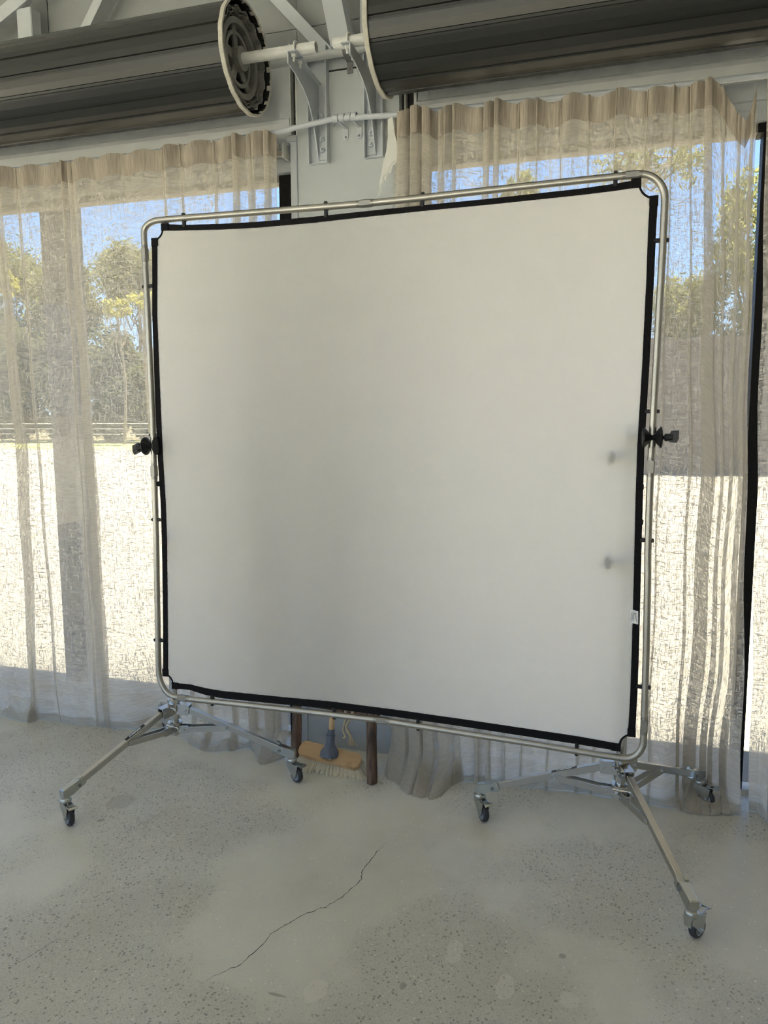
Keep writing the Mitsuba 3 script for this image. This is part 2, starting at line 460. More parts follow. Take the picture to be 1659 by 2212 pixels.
# white steelwork above the pier (part of the building)
struct('roof_brace', bar((-1.80, 3.42, 3.66), (-1.30, 3.40, 3.12), 0.05, 0.06, (0, 1, 0)), 'mat_white_paint', 'white diagonal steel brace running down to the pier top')
struct('roof_brace_001', bar((-1.355, 3.33, 3.75), (-1.222, 3.31, 3.12), 0.085, 0.10, (0, 1, 0)), 'mat_white_paint', 'broad white inclined steel beam above the wall pier')
struct('roof_brace_002', box(-1.168, -1.115, 3.36, 3.46, 3.12, 4.3, .003), 'mat_white_paint', 'white upright steel stud above the wall pier')
struct('roof_brace_003', box(-2.97, -2.882, 3.38, 3.45, 3.05, 3.575, .004), 'mat_white_paint', 'white steel post above the left drum at the photo corner')
struct('roof_brace_004', bar((-3.25, 3.40, 3.47), (-2.70, 3.38, 3.70), 0.04, 0.035, (0, 1, 0)), 'mat_white_paint', 'lower white tube crossing the top left corner')
struct('roof_brace_005', bar((-3.25, 3.42, 3.525), (-2.70, 3.40, 3.755), 0.03, 0.03, (0, 1, 0)), 'mat_white_paint', 'upper white tube crossing the top left corner')
struct('roof_brace_006', bar((-2.62, 3.42, 3.37), (-2.36, 3.42, 3.72), 0.045, 0.08, (0, 1, 0)), 'mat_white_paint', 'thin white diagonal bar above the left shutter drum')

# the rest of the room: side walls, ceiling, and a back side with a wide open doorway to the yard
struct('wall_left', cat(box(-7.1, -7.0, -3.6, -3.0, 0, 4.5), box(-7.1, -7.0, 2.2, 3.6, 0, 4.5), box(-7.1, -7.0, -3.0, 2.2, 3.0, 4.5)), 'mat_room')
struct('wall_right', box(5.0, 5.1, -3.6, 3.6, 0, 4.5), 'mat_room_warm')
struct('ceiling', cat(box(-7.1, 5.1, -3.7, 3.6, 4.5, 4.6)), 'mat_room')
struct('wall_front', cat(box(-7.1, -6.4, -3.7, -3.6, 0, 4.5), box(0.2, 5.1, -3.7, -3.6, 0, 4.5), box(-6.4, 0.2, -3.7, -3.6, 3.6, 4.5)), 'mat_room')
struct('wall_outer', cat(box(-7.1, -6.2, 3.40, 3.56, 0, 2.80), box(4.5, 5.1, 3.40, 3.56, 0, 2.80)), 'mat_room')

# ------------------------------------------------------------------ outside
struct('pavement', cat(box(-60, 60, 3.47, 21.9, -0.35, -0.02), box(-60, -11.0, 21.9, 31.5, -.35, -.02)), 'mat_pavement', 'sunlit pale concrete yard outside the windows')
struct('yard', cat(box(-60, 30, -40, -3.6, -.35, -.02), box(-60, -7.1, -3.6, 3.47, -.35, -.02)), 'mat_yard')
struct('lawn', box(-80, -11.0, 31.5, 44, -.35, -.015), 'mat_grass', 'strip of yellow green grass beyond the concrete yard')
struct('ground', cat(box(-160, 160, 44, 140, -.4, -.03), box(-11, 100, 21.9, 44, -.4, -.03)), 'mat_earth')
struct('eave', cat(box(-8, 6, 3.56, 4.33, 2.96, 3.02), box(-8, 6, 4.30, 4.34, 2.94, 3.14)), 'mat_soffit', 'pale eave outside above the windows')
k = thing('veranda_post', 'grey square post outside the left window, seen through the curtain', 'post')
put(k + '__shaft', box(-3.23, -3.07, 3.76, 3.92, -.02, 2.96, .004), 'mat_post')
put(k + '__base_plate', box(-3.26, -3.04, 3.73, 3.95, -.02, -.008), 'mat_galv')
k = thing('trench_drain', 'steel drain grate along the shaded edge of the yard outside the left window', 'drain')
put(k + '__frame', cat(box(-5.2, -2.2, 3.70, 3.715, -.02, -.006), box(-5.2, -2.2, 3.835, 3.85, -.02, -.006)), 'mat_galv')
g = [bar((x, 3.715, -.012), (x + .02, 3.835, -.012), .012, .014) for x in np.arange(-5.15, -2.25, .034)]
put(k + '__grate_bars', cat(*g), 'mat_galv')
labels[k + '__grate_bars'] = {'kind': 'stuff', 'label': 'closely set slanted grate bars'}

# board fence on the right
k = thing('board_fence', 'tall dark brown board fence across the yard, seen through the right curtain', 'fence')
FH = 3.53
for i in range(20):
    z0 = -.02 + i * FH / 20
    put(k + '__board', box(-10.5, 26, 21.9 + .004 * (i % 2), 21.94 + .004 * (i % 2), z0 + .006, z0 + FH / 20 - .006), f'mat_board_{(i * 7) % 3}')
for i in range(13):
    put(k + '__post', box(-10.5 + i * 3, -10.38 + i * 3, 21.96, 22.06, -.02, FH - .02), 'mat_board_2')
put(k + '__backing', box(-10.5, 26, 21.945, 21.96, -.02, FH - .01), 'mat_board_2')
# wire fence on the left
k = thing('wire_fence', 'thin pale wire fence in front of the dark trees at left', 'fence')
for i in range(8):
    x = -55 + i * 6
    put(k + '__post', cyl((x, 37.5, -.02), (x, 37.5, 1.3), .04, 8), 'mat_galv')
for z in (.55, .85, 1.15):
    put(k + '__rail', cyl((-56, 37.46, z), (-12, 37.46, z), .018, 6), 'mat_soffit')


def crown(center, rad, n, leaf, seed, droop=0.0, shell=0.45, elong=1.0, clump=None):
    """Leaf cards gathered in clumps inside an ellipsoid."""
    rng = np.random.default_rng(seed)
    nc = clump or max(8, n // 220)
    c = rng.normal(size=(nc, 3))
    c /= np.linalg.norm(c, axis=1, keepdims=True)
    c *= (shell + (1 - shell) * rng.random((nc, 1)) ** .6)
    c = c * np.array(rad) + np.array(center)
    cr = np.mean(rad) * (0.16 + .16 * rng.random(nc))
    w = rng.integers(0, nc, n)
    p = c[w] + rng.normal(size=(n, 3)) * (cr[w] * .55)[:, None]
    if droop:
        t = rng.random(n) ** 2
        p[:, 2] -= droop * t
    d = rng.normal(size=(n, 3))
    d[:, 2] -= .6 if droop else 0.1
    d /= np.linalg.norm(d, axis=1, keepdims=True)
    e = np.cross(d, rng.normal(size=(n, 3)))
    e /= np.linalg.norm(e, axis=1, keepdims=True)
    L = (leaf * (0.6 + .8 * rng.random(n)))[:, None]
    d, e = d * L * elong, e * L * .45
    V = np.stack([p - d, p + e * .9, p + d, p - e * .9], 1).reshape(-1, 3)
    i = np.arange(n)[:, None] * 4
    F = np.vstack([i + [0, 1, 2], i + [0, 2, 3]])
    return trimesh.Trimesh(V, F, process=False), c


def tree(name, label, base, h, center, rad, n, leaf, m, seed, group=None, **kw):
    k = thing(name, label, 'tree' if 'tree' in name else 'shrub', group)
    skirt, dd = kw.pop('skirt', False), kw.pop('base_from', .45)
    cr, cl = crown(center, rad, n, leaf, seed, **kw)
    if skirt:
        cr = cat(cr, crown((center[0], center[1] - .3, 1.0), (1.6, .9, 1.1), 3500, .2, seed + 7, shell=.1)[0])
    put(k + '__foliage', cr, m)
    rng = np.random.default_rng(seed + 99)
    b = np.array(base, float)
    top = np.array(center, float)
    mid = b + (top - b) * dd + rng.normal(0, .15, 3)
    R = max(.05, h * .018)
    put(k + '__trunk', tube([b, mid, top], [R, R * .75, R * .4], 8), 'mat_bark', True)
    br = [tube([mid + (top - mid) * rng.random() * .8, (mid + c) / 2 + rng.normal(0, .2, 3) + [0, 0, .2], c], [R * .35, R * .22, R * .1], 5) for c in cl[:14]]
    put(k + '__branches', cat(*br), 'mat_bark')
    return k


# the tree belt on the left, 36 m away and more
tree('gum_tree', 'tall round grey green tree, highest behind the left curtain', (-30.6, 44, 0), 9, (-30.4, 44, 10.2), (2.9, 2.2, 2.1), 15000, .13, 'mat_leaf_olive', 11, shell=.25, clump=70)
tree('gum_tree', 'grey green tree at the left edge of the photo beyond the yard', (-45.0, 48, 0), 10, (-45.0, 48, 9.6), (4.6, 2.2, 4.4), 17000, .15, 'mat_leaf_olive', 12)
tree('gum_tree', 'olive tree seen between the edge tree and the veranda post', (-36.0, 44, 0), 9, (-36.2, 44, 9.0), (2.3, 2, 3.0), 11000, .15, 'mat_leaf_olive', 13)
tree('wattle_tree', 'small yellow flowering tree under the tallest tree at left', (-26.9, 37, 0), 5, (-27.0, 37, 7.35), (.75, .8, .45), 2200, .10, 'mat_leaf_yellow', 14)
tree('wattle_tree', 'second yellow flowering tree, close beside the left tube of the white screen', (-25.2, 37, 0), 5, (-25.3, 37, 7.75), (.85, .8, .4), 2200, .10, 'mat_leaf_yellow', 15)
tree('wattle_tree', 'yellow flowering tree near the left photo edge', (-34.2, 37, 0), 5, (-34.2, 37, 9.0), (.55, .7, .7), 2000, .10, 'mat_leaf_yellow', 16)
HN = ['dark rounded shrub, {} in the belt behind the wire fence from the left'.format(w) for w in ('first', 'second', 'third', 'fourth', 'fifth', 'sixth', 'seventh', 'eighth')]
for i, x in enumerate(np.arange(-43.2, -18, 3.3)):
    hh = 7.6 + 0.8 * math.sin(i * 2.1) - (i > 3) * .5 + (i < 3) * 1.2
    tree('hedge_shrub', HN[i], (x, 40.3, 0), hh, (x, 40.3, hh * .47), (1.62, 1.3, hh * .5), 9500, .2, 'mat_leaf_dark', 40 + i, group='dark shrub belt behind the wire fence', shell=.15, skirt=True)
# the gums on the right, rising behind the board fence
tree('gum_tree', 'yellow green drooping gum tree beside the right window edge', (3.4, 24.0, 0), 9, (2.75, 22.9, 5.7), (.95, .8, 2.9), 8000, .06, 'mat_leaf_gum', 21, droop=.9, elong=1.5, clump=40)
tree('gum_tree', 'low gum crown with drooping twigs, hanging over the board fence', (1.0, 23.8, 0), 7, (1.2, 22.6, 4.5), (.85, .85, .75), 7000, .06, 'mat_leaf_gum', 22, droop=1.1, elong=1.6, clump=36)
tree('gum_tree', 'tall gum tree whose sparse twigs hang above the screen corner', (-1.8, 26.0, 0), 9, (.25, 25.2, 9.2), (1.5, 1.0, .45), 1700, .065, 'mat_leaf_gum', 23, base_from=.85, droop=.7, elong=1.5, clump=30)
tree('gum_tree', 'gum tree whose crown top shows just above the middle of the screen', (-3.6, 23.5, 0), 9, (-3.3, 23.5, 7.9), (.5, .6, .6), 1800, .075, 'mat_leaf_gum', 24, droop=.8, elong=1.5, clump=14)

# ------------------------------------------------------------------ roller shutter drums
DY, DZ, DR = 3.05, 3.022, 0.205


def drum_profile():
    out = []
    n = 17
    for i in range(n):
        a0 = i / n * 2 * PI
        p = 2 * PI / n
        for f, r in ((0.0, 0.0), (.36, .0007), (.70, 0.0), (.735, -.0065), (.86, -.0065), (.895, 0.0)):
            out.append((a0 + f * p, DR + r))
    return out


def shutter(x0, x1, xin, side, label):
    """side: +1 when the open end seen is the x1 end."""
    k = thing('roller_shutter', label, 'roller shutter')
    pr = drum_profile()
    n = len(pr)
    V = np.vstack([[(x, DY + r * math.cos(a), DZ + r * math.sin(a)) for a, r in pr] for x in (x0, x1)])
    i = np.arange(n)
    j = (i + 1) % n
    F = np.vstack([np.c_[i, j, j + n], np.c_[i, j + n, i + n]])
    put(k + '__curtain_sheet', trimesh.Trimesh(V, F, process=False), 'mat_shutter')
    xe = x1 if side > 0 else x0
    s = side
    # felt tape round the edge
    a = np.arange(72) / 72 * 2 * PI
    R = DR + .010 + .0015 * np.cos(17 * a)
    tp = []
    for dx, rr in ((-.014 * s, 0), (0.003 * s, 0), (0.003 * s, -.009), (-.014 * s, -.009)):
        tp.append(np.stack([np.full(72, xe + dx), DY + (R + rr) * np.cos(a), DZ + (R + rr) * np.sin(a)], 1))
    V = np.vstack(tp)
    F = []
    for q in range(4):
        for m in range(72):
            l, q2 = (m + 1) % 72, (q + 1) % 4
            F += [(q * 72 + m, q * 72 + l, q2 * 72 + l), (q * 72 + m, q2 * 72 + l, q2 * 72 + m)]
    put(k + '__edge_tape', trimesh.Trimesh(V, F, process=False), 'mat_shutter_tape', 40)
    # inner coils of the sheet: wavy rings
    rng = np.random.default_rng(5)
    for q, r0 in enumerate((.1825, .171, .158)):
        m = 96
        a = np.arange(m) / m * 2 * PI
        ph = rng.random() * 6
        rr = r0 + .0065 * np.clip(2.2 * np.sin(15 * a + ph), -1, 1) + .003 * np.sin(4 * a + ph)
        xx = xe - s * (.012 + .012 * q)
        ring = []
        for dx, d in ((0, 0), (0, -.0035), (-.25 * s, -.0035), (-.25 * s, 0)):
            ring.append(np.stack([np.full(m, xx + dx), DY + (rr + d) * np.cos(a), DZ + (rr + d) * np.sin(a)], 1))
        V = np.vstack(ring)
        F = []
        for c in range(4):
            for b in range(m):
                l, c2 = (b + 1) % m, (c + 1) % 4
                F += [(c * m + b, c * m + l, c2 * m + l), (c * m + b, c2 * m + l, c2 * m + b)]
        put(k + '__coil', trimesh.Trimesh(V, F, process=False), 'mat_shutter_in')
    # drum wheel: ring, spokes, hub
    xx = xe - s * .05
    put(k + '__wheel', cat(lathe([(.150, -.02), (.150, .02), (.128, .02), (.128, -.02), (.150, -.02)], (xx, DY, DZ), (1, 0, 0), 48),
                           lathe([(.105, -.008), (.105, .008), (.090, .008), (.090, -.008), (.105, -.008)], (xx, DY, DZ), (1, 0, 0), 40),
                           lathe([(.046, -.03), (.046, .03), (.02, .03)], (xx, DY, DZ), (1, 0, 0), 24)), 'mat_shutter_in', 40)
    for q in range(5):
        a = q / 5 * 2 * PI + .5
        put(k + '__spoke', bar((xx, DY + .04 * math.cos(a), DZ + .04 * math.sin(a)), (xx, DY + .135 * math.cos(a), DZ + .135 * math.sin(a)), .036, .008, (1, 0, 0)), 'mat_shutter_in')
    put(k + '__drum_disc', lathe([(.165, 0), (.01, 0)], (xe - s * .16, DY, DZ), (1, 0, 0), 40), 'mat_shutter_in')
    put(k + '__shaft', cat(lathe([(.0215, 0), (.0215, abs(xin - xe) + .1), (.018, abs(xin - xe) + .1), (.018, abs(xin - xe))], (xe - s * .1, DY, DZ), (s, 0, 0), 24)), 'mat_galv', 40)
    return k


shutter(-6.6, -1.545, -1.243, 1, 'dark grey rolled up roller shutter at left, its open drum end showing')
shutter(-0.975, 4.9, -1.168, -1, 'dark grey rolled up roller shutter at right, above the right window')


def bracket(xg, label, flip):
    k = thing('shutter_bracket', label, 'bracket')
    xa, xb = (-1.387, -1.297) if not flip else (-1.131, -1.046)
    base = cat(box(xa, xb, WF - .006, WF, 2.665, 3.12, .001), box(xa, xa + .005, WF - .035, WF, 2.665, 3.14), box(xb - .005, xb, WF - .035, WF, 2.665, 3.14), box(xa, xb, WF - .02, WF, 2.665, 2.669))
    put(k + '__base_channel', base, 'mat_white_paint')
    # curved gusset
    top = [(3.00, 2.998), (WF - .006, 2.985)]
    curve = [(WF - .006, 2.675), (3.295, 2.70), (3.275, 2.76), (3.245, 2.83), (3.20, 2.885), (3.14, 2.92), (3.06, 2.945), (3.0, 2.955)]
    put(k + '__gusset', prism_yz(top + curve, xg, .005), 'mat_white_paint')
    w = .036 if not flip else -.036
    put(k + '__top_flange', cat(box(min(xg, xg + w), max(xg, xg + w), 2.997, 3.07, 2.997, 3.0015), prism([(3.06, xg), (3.06, xg + w), (3.312, xg + w * .45), (3.312, xg)], (0, 0, 2.992), (0, 1, 0), (1, 0, 0), (0, 0, 1), .004)), 'mat_white_paint')
    put(k + '__foot_tab', box(xg + (.0025 if not flip else -.034), xg + (.034 if not flip else -.0025), WF - .0105, WF - .006, 2.68, 2.90), 'mat_white_paint')
    for z in (2.72, 2.765, 2.86):
        xx = xg + (.018 if not flip else -.018)
        put(k + '__bolt', cat(lathe([(0, -.024), (.005, -.023), (.005, -.012), (.0105, -.012), (.0105, -.004), (.013, -.004), (.013, 0)], (xx, WF - .0105, z), (0, 1, 0), 8)), 'mat_white_paint')
    # U bolt over the shaft
    pts = [(xg + w / 2, DY + .030, DZ - .055), (xg + w / 2, DY + .030, DZ)] + [(xg + w / 2, DY + .030 * math.cos(a), DZ + .030 * math.sin(a)) for a in np.linspace(.2, PI - .2, 9)] + [(xg + w / 2, DY - .030, DZ), (xg + w / 2, DY - .030, DZ - .055)]
    put(k + '__u_bolt', tube(pts, .0048, 8), 'mat_galv', True)
    for dy in (-.03, .03):
        put(k + '__nut', lathe([(0, -.008), (.010, -.008), (.010, 0), (.013, 0), (.013, .003), (0, .003)], (xg + w / 2, DY + dy, 2.991), (0, 0, 1), 6), 'mat_galv')
    put(k + '__rivets', cat(*[lathe([(0, -.004), (.005, -.003), (.006, 0)], (x, WF - .006, z), (0, 1, 0), 8) for x in (xa + .012, xb - .012) for z in (2.68, 2.80, 2.95, 3.09)]), 'mat_white_paint')
    return k


bracket(-1.345, 'white curved steel bracket carrying the left shutter shaft', False)
bracket(-1.085, 'white curved steel bracket carrying the right shutter shaft', True)

# conduit with its saddle clip
k = thing('conduit', 'grey pipe running behind the brackets at the top of the wall pier', 'pipe')
put(k + '__pipe', tube([(-1.62, 3.28, 3.088), (-1.1, 3.28, 3.098), (-.55, 3.28, 3.112)], .018, 16), 'mat_conduit', True)
arc = [np.array([-1.20, 3.28 + .0205 * math.cos(a), 3.097 + .0205 * math.sin(a)]) for a in np.linspace(PI / 2 - .3, 1.5 * PI, 10)] + [np.array([-1.20, 3.30, 3.072]), np.array([-1.20, WF - .002, 3.066])]
put(k + '__saddle_clip', cat(*[bar(arc[q], arc[q + 1], .026, .003, np.cross((1, 0, 0), arc[q + 1] - arc[q])) for q in range(len(arc) - 1)], box(-1.213, -1.187, WF - .004, WF, 3.022, 3.07, .001), lathe([(0, -.004), (.005, -.003), (.006, 0)], (-1.20, WF - .004, 3.04), (0, 1, 0), 10)), 'mat_grey_clip')

# curtain rod with its joiners
k = thing('curtain_rod', 'white curtain rod in two lengths, joined on the wall pier', 'curtain rod')
put(k + '__rod', tube([(-4.9, 3.23, 2.765), (-2.2, 3.23, 2.768), (-1.52, 3.225, 2.786), (-1.35, 3.225, 2.802), (-1.195, 3.225, 2.816)], .0115, 14), 'mat_white_paint', True)
put(k + '__rod', tube([(-1.195, 3.225, 2.809), (-.95, 3.225, 2.795), (.2, 3.23, 2.775), (3.6, 3.23, 2.76)], .0115, 14), 'mat_white_paint', True)
for x in (-1.232, -1.204, -1.176, -1.150):
    put(k + '__joiner', lathe([(.013, -.012), (.0155, -.0105), (.0155, .0105), (.013, .012)], (x, 3.225, 2.8125), (1, 0, -.08), 20), 'mat_white_paint', 40)
for x in (-1.222, -1.160):
    put(k + '__tab', cat(prism_xz([(x - .011, 2.80), (x + .011, 2.80), (x + .011, 2.765)] + [(x + .011 * math.cos(a), 2.765 + .011 * math.sin(a)) for a in np.linspace(0, -PI, 8)], WF - .003, .004), box(x - .006, x + .006, 3.23, WF, 2.798, 2.802)), 'mat_white_paint')
    put(k + '__screw', lathe([(0, -.003), (.004, -.002), (.005, 0)], (x, WF - .005, 2.765), (0, 1, 0), 10), 'mat_grey_clip')
    put(k + '__hook', tube([(x - .012, 3.225, 2.797), (x - .012, 3.222, 2.782), (x - .018, 3.22, 2.778), (x - .018, 3.22, 2.788)], .0016, 6), 'mat_steel')
k = thing('rod_end_bracket', 'small steel track end beside the left curtain top', 'bracket')
put(k + '__body', cat(box(-1.60, -1.512, 3.30, 3.335, 2.712, 2.735, .003), cyl((-1.53, 3.29, 2.735), (-1.53, 3.29, 2.76), .008, 12)), 'mat_chrome')
put(k + '__arm', box(-1.512, -1.503, 3.29, 3.35, 2.705, 2.765), 'mat_galv')


# ------------------------------------------------------------------ linen curtains
def interp(P, x):
    P = np.array(P, float)
    return np.interp(x, P[:, 0], P[:, 1])


def curtain(name, label, x0, x1, top, hem, pleats, y_hang, seed, wave=.012, nrow=72, push=()):
    """pleats: (x at the top, x at half height, x at the floor, width top, half, floor, depth). x0, x1: functions or numbers over t in [0, 1]."""
    rng = np.random.default_rng(seed)
    key = thing(name, label, 'curtain')
    ts = np.concatenate([np.linspace(0, .034, 5)[:-1], np.linspace(.034, .93, nrow - 16), np.linspace(.93, 1.0, 13)[1:]])
    xs_of = lambda e, t: float(np.interp(t, [0, .5, 1], e)) if not np.isscalar(e) else e
    rows = []
    ph = rng.random(6) * 6.28
    for t in ts:
        # cross-section at this height, in (x, depth) with cloth coordinate u
        pts = []
        a, b = xs_of(x0, t), xs_of(x1, t)
        P = sorted([(float(np.interp(t, [0, .5, 1], p[:3])), float(np.interp(t, [0, .5, 1], p[3:6])), p[6]) for p in pleats])
        lo = a
        segs = []
        for (xc, w, d) in P:
            segs.append(('gap', lo, xc - w / 2))
            segs.append(('pleat', xc, w, d))
            lo = xc + w / 2
        segs.append(('gap', lo, b))
        off = 0.0
        for sgm in segs:
            if sgm[0] == 'gap':
                n = 14
                for q in range(n + 1):
                    f = q / n
                    x = sgm[1] + (sgm[2] - sgm[1]) * f
                    amp = wave * min(1.0, (.35 + 1.2 * t)) * math.sin(PI * min(1, f * 1.0)) ** .5
                    y = off * (1 - f) + amp * (math.sin(x * 31 + ph[0] + .8 * t) * .6 + math.sin(x * 57 + ph[1] - 1.3 * t) * .4)
                    y += .020 * math.exp(-t / .10) * math.sin(x * 41 + ph[4]) * math.sin(PI * f) ** .4
                    pts.append((x, y))
                off = 0.0
            else:
                _, xc, w, d = sgm
                w = max(w, .002)
                h = w / 2
                pts += [(xc - h * .3, -.002), (xc + h * .55, -.003), (xc + h * .95, -.004 - d * .1), (xc + h, -.25 * d), (xc + h * .8, -.45 * d), (xc, -.5 * d), (xc - h * .8, -.55 * d), (xc - h, -.75 * d), (xc - h * .9, -.95 * d), (xc - h * .4, -d), (xc + h * .4, -d), (xc + h, -.9 * d)]
                off = -.85 * d
        rows.append(pts)
    n = len(rows[0])
    V, U = [], []
    u = None
    hemx = np.array(hem, float)
    for ri, (t, pts) in enumerate(zip(ts, rows)):
        P = np.array(pts)
        if u is None or True:
            base = np.array(rows[nrow // 2])
            u = np.r_[0, np.cumsum(np.linalg.norm(np.diff(base, axis=0), axis=1))]
        zt = interp(top, P[:, 0]) + .009 * np.sin(P[:, 0] * 41 + ph[4] + 1.2)
        yh = interp(hem, P[:, 0])
        # path from the rod down to the floor and out along it
        zf = .012 + .004 * np.sin(P[:, 0] * 40)
        r = .10
        out = np.maximum(y_hang - yh, .0)
        L1 = zt - r
        Lt = L1 + r * 1.1 + out
        s = t * Lt
        vert = s <= L1
        q = np.clip((s - L1) / (r * 1.1 + out + 1e-6), 0, 1)
        yy = y_hang + P[:, 1] * np.where(vert, 1, 1 - .5 * q)
        yb = y_hang - (out) * q ** 1.6 + .0
        drop = r * (1 - q) ** (1.5 + out * 10)
        bul = .035 * np.sin(PI * q) * (out > .03) * (1 + .6 * np.sin(P[:, 0] * 43 + ph[3]))
        z = np.where(vert, zt - s, (zf - .0015) * (1 - q ** 2) + .0015 + drop + bul * (q > 0))
        y = np.where(vert, yy, yy - out * q ** 1.3)
        # hem lands where the photograph shows it even when it hangs a little back
        back = np.maximum(yh - y_hang, 0)
        y = y + back * np.clip(t, 0, 1) ** 2
        x = P[:, 0] + .004 * np.sin(z * 9 + P[:, 0] * 6) * np.clip(t * 3, 0, 1)
        for (xp, hw, dep) in push:
            wgt = np.exp(-np.abs((x - xp) / hw) ** 4) * np.clip((.55 - z) / .35, 0, 1) * np.clip((z - .012) / .035, 0, 1)
            y = y + (dep - y_hang) * wgt + (y_hang - y) * wgt * .8
        V.append(np.stack([x, y, z], 1))
        U.append(np.stack([u, t * 2.75 * np.ones(n)], 1))
    V = np.array(V)
    U = np.array(U)
    hr = 4

    def grid(r0, r1, dy=0.0):
        vv = V[r0:r1].reshape(-1, 3).copy()
        vv[:, 1] += dy
        m = r1 - r0
        i, j = np.meshgrid(np.arange(m - 1), np.arange(n - 1), indexing='ij')
        a = (i * n + j).ravel()
        F = np.vstack([np.c_[a, a + 1, a + n + 1], np.c_[a, a + n + 1, a + n]])
        return trimesh.Trimesh(vv, F, process=False), U[r0:r1].reshape(-1, 2)
    m, uv = grid(0, hr + 1)
    put(key + '__heading', m, 'mat_linen_heading', True, uv)
    labels[key + '__heading'] = {'label': 'stiff doubled heading band'}
    m, uv = grid(hr, len(ts))
    put(key + '__cloth', m, 'mat_linen', True, uv)
    # hem: doubled last rows
    m, uv = grid(len(ts) - 4, len(ts), -.0015)
    m.vertices[:, 2] += .0015
    put(key + '__hem', m, 'mat_linen_hem', True, uv)
    return key


HEM_L = [(-6, 3.2), (-3.195, 3.203), (-3.06, 3.15), (-2.957, 3.142), (-2.921, 3.21), (-2.658, 3.201), (-2.471, 3.214), (-2.289, 3.255), (-2.206, 3.26), (-2.13, 3.23), (-2.058, 3.192), (-1.928, 3.11), (-1.84, 3.10), (-1.77, 3.15), (-1.70, 3.20), (-1.66, 3.18), (-1.60, 3.08), (-1.565, 3.06), (-1.52, 3.10), (-1.49, 3.14)]
TOP_L = [(-6, 2.775), (-2.962, 2.767), (-2.69, 2.762), (-2.429, 2.763), (-2.179, 2.772), (-1.939, 2.777), (-1.709, 2.778), (-1.575, 2.786), (-1.494, 2.768)]
PL = [(-4.4, -4.4, -4.4, .03, .05, .04, .03), (-4.1, -4.1, -4.08, .02, .02, .02, .03), (-3.75, -3.75, -3.72, .03, .05, .05, .03), (-3.4, -3.38, -3.3, .02, .03, .02, .03),
      (-2.975, -2.925, -2.945, .012, .052, .02, .04), (-2.86, -2.83, -2.80, .006, .008, .006, .02), (-2.60, -2.585, -2.56, .01, .010, .016, .02), (-2.545, -2.52, -2.50, .022, .048, .03, .03),
      (-2.05, -2.02, -2.0, .006, .012, .02, .02), (-1.96, -1.93, -1.9, .006, .010, .03, .02),
      (-1.79, -1.78, -1.77, .008, .012, .03, .02), (-1.685, -1.68, -1.67, .022, .032, .04, .035), (-1.615, -1.59, -1.58, .02, .045, .05, .035), (-1.535, -1.54, -1.545, .025, .018, .03, .03)]
curtain('linen_curtain', 'sheer beige linen curtain over the left window, pooling on the floor', -4.7, (-1.497, -1.515, -1.49), TOP_L, HEM_L, PL, 3.205, 3, push=((-2.225, .12, 3.335),))

HEM_R = [(-1.02, 3.12), (-.953, 3.101), (-.858, 2.99), (-.743, 2.97), (-.715, 3.02), (-.69, 3.13), (-.658, 3.168), (-.458, 3.176), (-.267, 3.200), (-.096, 3.205), (.106, 3.19), (.246, 3.166), (.33, 3.16), (.388, 3.19), (.454, 3.2)]
TOP_R = [(-1.05, 2.70), (-1.0, 2.74), (-.96, 2.782), (-.948, 2.786), (-.887, 2.793), (-.778, 2.775), (-.731, 2.787), (-.629, 2.777), (-.501, 2.779), (-.359, 2.764), (-.256, 2.773), (-.154, 2.760), (-.071, 2.771), (.043, 2.758), (.17, 2.762), (.252, 2.755), (.30, 2.68), (.345, 2.60), (.362, 2.64), (.380, 2.745), (.392, 2.745), (.405, 2.70)]
PR = [(-.925, -.93, -.95, .035, .04, .06, .05), (-.873, -.875, -.88, .03, .035, .05, .05), (-.823, -.82, -.81, .035, .035, .05, .05), (-.765, -.765, -.74, .02, .03, .05, .04), (-.715, -.71, -.68, .012, .012, .03, .03), (-.585, -.59, -.60, .022, .014, .02, .035), (-.545, -.555, -.55, .02, .016, .02, .035),
      (-.46, -.47, -.48, .008, .008, .01, .02), (-.39, -.40, -.41, .005, .008, .01, .02), (-.30, -.30, -.30, .004, .006, .01, .02), (-.20, -.19, -.18, .005, .01, .01, .02), (-.10, -.11, -.12, .004, .006, .01, .02), (.01, .0, .0, .004, .01, .01, .02), (.10, .10, .10, .005, .006, .01, .02),
      (.158, .207, .215, .006, .010, .016, .02), (.215, .272, .262, .022, .052, .055, .035), (.268, .322, .318, .012, .012, .03, .02), (.325, .352, .345, .012, .014, .02, .02), (.366, .384, .395, .010, .018, .03, .025)]
kr = curtain('linen_curtain', 'sheer beige linen curtain over the right window, its top corner unhooked', (-.965, -.99, -1.0), (.377, .410, .455), TOP_R, HEM_R, PR, 3.195, 4, push=((.31, .11, 3.34),))
# raw lining fraying out at its left edge
fr = [(-.985, 2.76), (-.965, 2.77), (-.955, 2.70), (-.945, 2.66), (-.94, 2.61), (-.955, 2.585), (-.965, 2.58), (-.972, 2.55), (-.985, 2.555), (-.992, 2.52), (-1.005, 2.53), (-1.02, 2.485), (-1.022, 2.52), (-1.012, 2.56), (-1.004, 2.60), (-.992, 2.64), (-.985, 2.69)]
put(kr + '__frayed_lining', prism_xz(fr, 3.165, .0012), 'mat_lining')
labels[kr + '__frayed_lining'] = {'label': 'torn white lining with loose threads'}
rng = np.random.default_rng(8)
put(kr + '__loose_threads', cat(*[tube([(x, 3.164, z), (x - .012 + rng.normal(0, .006), 3.16, z - .025), (x - .02 + rng.normal(0, .01), 3.165, z - .05)], .0009, 4) for x, z in ((-.955, 2.60), (-.97, 2.57), (-.98, 2.56), (-1.0, 2.53), (-1.015, 2.50), (-1.02, 2.49), (-1.0, 2.55))]), 'mat_lining')
labels[kr + '__loose_threads'] = {'kind': 'stuff'}
